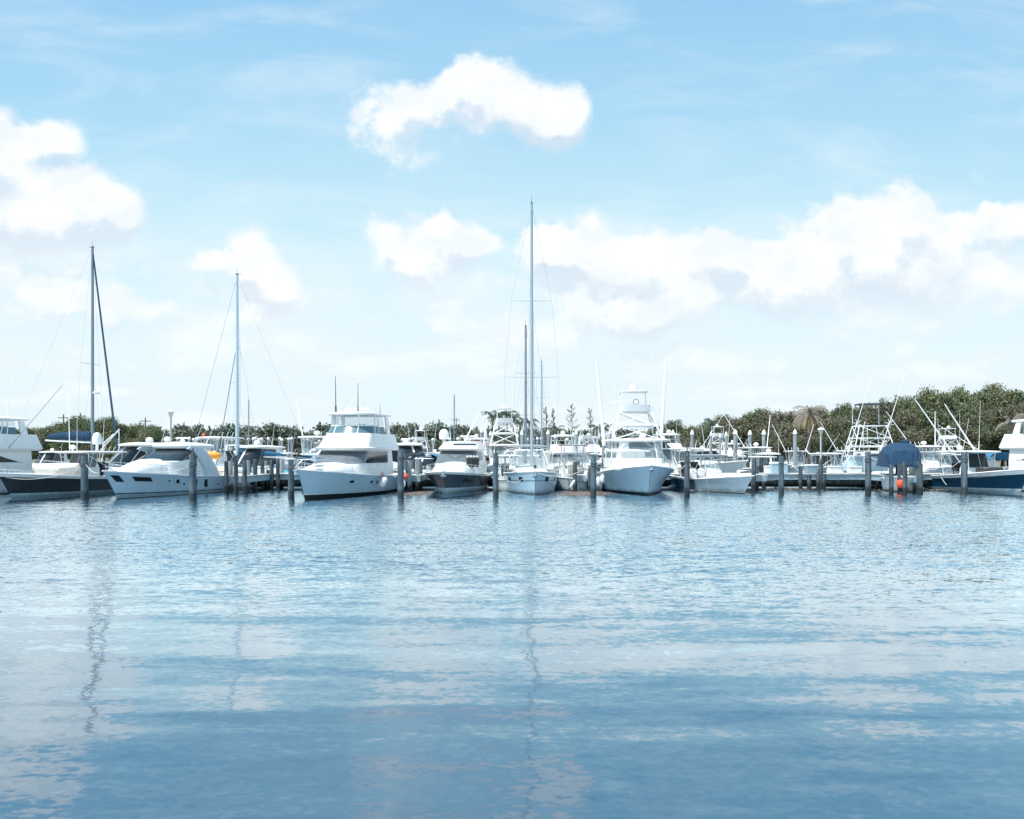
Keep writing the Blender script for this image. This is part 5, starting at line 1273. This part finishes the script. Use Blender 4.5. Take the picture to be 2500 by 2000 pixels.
while px < 385:
    Y = 134 + rnd.uniform(-1, 2) if px > 200 or True else 0; py = prof(px, LT) * .5 + 1100 * .5
    plant(('g', k % 3), px, max(Y, 143) - 2, zt(py, Y), rnd.uniform(6, 8), 'low left-shore bush', 'trees of the left shore'); px += rnd.uniform(34, 44); k += 1
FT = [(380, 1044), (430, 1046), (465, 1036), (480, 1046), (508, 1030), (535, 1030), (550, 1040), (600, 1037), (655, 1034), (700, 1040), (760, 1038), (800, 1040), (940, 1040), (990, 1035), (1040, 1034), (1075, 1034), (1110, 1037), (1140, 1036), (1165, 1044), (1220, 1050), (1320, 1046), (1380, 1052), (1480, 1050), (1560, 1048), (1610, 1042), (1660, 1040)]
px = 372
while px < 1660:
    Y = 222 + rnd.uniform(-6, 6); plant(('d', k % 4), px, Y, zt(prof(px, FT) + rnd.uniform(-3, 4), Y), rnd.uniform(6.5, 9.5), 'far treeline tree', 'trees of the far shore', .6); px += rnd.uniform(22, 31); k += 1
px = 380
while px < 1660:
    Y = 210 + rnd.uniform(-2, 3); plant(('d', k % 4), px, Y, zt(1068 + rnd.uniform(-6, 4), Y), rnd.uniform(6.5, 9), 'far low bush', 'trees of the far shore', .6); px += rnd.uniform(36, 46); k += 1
for wh in sorted(set(o['w'] for o in TREES)): 
    l = [o for o in TREES if o['w'] == wh]; autolabel(l, wh); 
for o in TREES: del o['w']

# ------------------------------------------------------------------ palms and feathery trees
def palm(px, Y, ztop, label, m=PALMG, R_=2.4, nf=18, droop=1.0, name='palm_tree', tr=.14, seed=1, base=.7, dry=0, drym=None):
    rnd = random.Random(seed); t = thing(name, label, 'palm', XY(px, Y, base), 0, 'palms'); h = ztop - base - R_ * .45
    lean = rnd.uniform(-.5, .5)
    tk = MB(); tk.tube([(0, 0, 0), (lean * .3, 0, h * .5), (lean, 0, h)], tr * 1.3, 8, tr * .8); tk.build('trunk', BARK, t, True)
    def fronds(cr, n, e0, e1, L0, dr, k0):
        for i in range(n):
            az = 2 * PI * i / n * 2.4 + rnd.uniform(-.25, .25); L_ = L0 * rnd.uniform(.8, 1.12); pts = []; p = Vector((lean, 0, h)); e = R(rnd.uniform(e0, e1))
            for s in range(9):
                pts.append(p.copy()); p = p + Vector((math.cos(az) * math.cos(e), math.sin(az) * math.cos(e), math.sin(e))) * L_ / 8; e = max(e - dr, -1.5)
            cr.tube(pts, .035, 3, .012)
            for s in range(2, 9):
                d = (pts[s] - pts[s - 1]).normalized(); sd = d.cross(Vector((0, 0, 1)))
                if sd.length < .05: sd = Vector((math.sin(az), -math.cos(az), 0))
                sd.normalize(); ll = L_ * k0 * math.sin(PI * (s + 1) / 11)
                for sg in (1, -1):
                    for q in (0, .5):
                        b_ = pts[s - 1].lerp(pts[s], q); tip = b_ + sd * sg * ll * .55 + d * ll * .45 - Vector((0, 0, ll * .75 * droop)); wv = d * L_ * .022
                        cr.add([b_ - wv, b_ + wv, tip], [(0, 1, 2)])
    cr = MB(); fronds(cr, nf, -5, 75, R_, .18 + .08 * droop, .24); cr.build('fronds', m, t)
    if dry:
        cr = MB(); fronds(cr, dry, -60, 10, R_ * .95, .16, .14); cr.build('dry_fronds', drym, t)
    return t
palm(1197, 150, zt(1003, 150), 'curved palm with dark fronds, leftmost of the tall palms', R_=2.9, seed=2)
palm(1217, 152, zt(1001, 152), 'palm right beside the leftmost tall palm', R_=2.6, seed=5)
palm(1240, 150, zt(996, 150), 'palm rising behind the ladder tower boat', R_=2.6, seed=7)
palm(1256, 160, zt(1008, 160), 'palm just right of the ladder tower boat', R_=2.7, seed=8)
palm(1292, 160, zt(1018, 160), 'palm between the two thick masts', R_=2.7, seed=9)
palm(1268, 170, zt(1022, 170), 'lower palm left of the thick grey mast', R_=2.6, seed=10)
palm(1360, 170, zt(1036, 170), 'low palm between the feathery trees', R_=2.5, seed=11)
palm(1458, 170, zt(1032, 170), 'palm just left of the tower sportfisher', R_=2.6, seed=12)
palm(1478, 172, zt(1034, 172), 'palm touching the tower sportfisher on its left', R_=2.6, seed=13)
palm(1648, 165, zt(1022, 165), 'palm standing above the treeline right of the tower sportfisher', R_=2.5, seed=14)
palm(1731, 128, zt(1020, 128), 'slender green palm in front of the right shore trees', R_=2.4, seed=15)
palm(1606, 165, zt(1036, 165), 'low palm immediately right of the tower sportfisher', R_=2.4, seed=16)
palm(1975, 99.5, zt(988, 99.5), 'big palm with drooping dry brown fronds before the right shore trees', mat('grey_dry_fronds', (.24, .21, .17), .8), 2.7, 26, .85, 'dry_palm', .2, 17, dry=26, drym=mat('tan_dry_fronds', (.36, .27, .16), .8))
palm(2475, 100.5, zt(1008, 100.5), 'dry grey palm at the right edge above the yacht', mat('grey_dry_fronds', (.24, .21, .17), .8), 2.6, 12, 1.1, 'dry_palm', .2, 18)
def feathery(px, Y, ztop, w, label, seed):
    rnd = random.Random(seed); t = thing('casuarina_tree', label, 'tree', XY(px, Y, .7), 0, 'feathery trees'); h = ztop - .7
    tk = MB(); tk.tube([(0, 0, 0), (.1, 0, h * .5), (.0, 0, h * .97)], .16, 6, .03)
    cr = MB()
    for i in range(34):
        z = h * (.32 + .66 * i / 33); a = rnd.random() * 6.28; L_ = w * (1.0 - .75 * i / 33) * rnd.uniform(.6, 1.1); e = Vector((math.cos(a) * L_, math.sin(a) * L_, z + L_ * rnd.uniform(.5, 1.1)))
        tk.tube([(0, 0, z), e], .025, 4, .008)
        for _ in range(26):
            f = rnd.uniform(.3, 1.05); p = Vector((0, 0, z)).lerp(e, f); d = Vector((rnd.gauss(0, .5), rnd.gauss(0, .5), rnd.uniform(-.2, 1))).normalized() * rnd.uniform(.25, .5); s_ = Vector((rnd.gauss(0, 1), rnd.gauss(0, 1), 0)).normalized() * .05
            cr.add([p - s_, p + s_, p + d], [(0, 1, 2)])
    tk.build('trunk', BARK, t, True); cr.build('foliage', HAZEGRN, t)
feathery(1333, 165, zt(996, 165), 2.0, 'feathery grey-green tree behind the shorter mast right of the sailboat', 1)
feathery(1396, 165, zt(990, 165), 2.4, 'tallest feathery tree, right of the bow-on sailboat', 2)
feathery(1441, 168, zt(1000, 168), 1.6, 'smaller feathery tree left of the tower sportfisher', 3)
feathery(1351, 170, zt(1000, 170), 1.1, 'thin feathery tree beside the shorter mast', 4)
for (px, a, lb) in ((155, 1012, 'utility pole left of the left shore trees'), (196, 1008, 'utility pole among the left shore trees'), (355, 1020, 'utility pole right of the left shore trees'), (1114, 1020, 'utility pole above the far treeline behind the dark-hulled cruiser')):
    Y = 150 if px < 400 else 215; t = thing('utility_pole', lb, 'utility pole', XY(px, Y, .7)); h = zt(a, Y) - .7
    m = MB(); m.tube([(0, 0, 0), (0, 0, h)], .14, 6, .1); m.build('pole', BARK, t, True); m = MB(); m.box(-1.0, 1.0, -.06, .06, h - .7, h - .55); m.build('crossarm', BARK, t)

# low building with the pink roof
t = thing('shore_house', 'low house with pinkish roof between the white-capped piles', 'house', XY(1190, 206, .7))
m = MB(); m.box(-6, 5, 0, 7, 0, 2.6); m.build('wall', WHITE2, t)
m = MB(); m.add([(-6.6, -.6, 2.61), (5.6, -.6, 2.61), (5.6, 7.6, 2.61), (-6.6, 7.6, 2.61), (-3.5, 3.5, 5.2), (3.0, 3.5, 5.2)], [(0, 1, 5, 4), (1, 2, 5), (2, 3, 4, 5), (3, 0, 4), (3, 2, 1, 0)]); m.build('roof', mat('pink_roof', (.45, .28, .26), .85, var=.15), t)
m = MB(); [m.box(x, x + 1.2, -.04, .02, 1, 2.1) for x in (-5, -2, 1.5)]; m.build('window', GLASS, t)

# rail fence on the dock of the right bank
t = thing('shore_fence', 'dark picket fence on the bank left of the stern-on tower boat', 'fence', XY(1975, 97.6, 1.0))
m = MB()
for i in range(60): m.box(-8 + i * .36, -7.95 + i * .36, -.03, .03, -.2, 1.9)
m.box(-8.1, 13.4, .031, .07, 1.7, 1.78); m.box(-8.1, 13.4, .031, .07, .2, .28); m.build('pickets', DARKM, t)

# ------------------------------------------------------------------ floating weed along the slips
rnd = random.Random(9); mb = MB()
def weed(px0, px1, Y0, Y1, n):
    for _ in range(n):
        px = (px0 + px1) / 2 + rnd.gauss(0, (px1 - px0) * .27) + 9 * math.sin(_ * .37); Y = (Y0 + Y1) / 2 + rnd.gauss(0, (Y1 - Y0) * .30); c = XY(px, Y, .012 + rnd.random() * .02); r = rnd.uniform(.03, .12); k = 6; a0 = rnd.random()
        mb.add([c + Vector((math.cos(a0 + 2 * PI * i / k) * r * rnd.uniform(.6, 1.2), math.sin(a0 + 2 * PI * i / k) * r * rnd.uniform(.5, 1.1), rnd.uniform(-.01, .02))) for i in range(k)] + [c + Vector((0, 0, .04))], [(i, (i + 1) % k, k) for i in range(k)])
weed(962, 1045, 57.5, 63, 700); weed(1370, 1476, 56.5, 62.5, 900); weed(2130, 2330, 62, 68, 400); weed(1860, 1985, 64, 67, 120)
o = mb.build('floating_seaweed', mat('brown_seaweed', (.15, .115, .10), .8, var=.3, vscale=2)); o['kind'] = 'stuff'
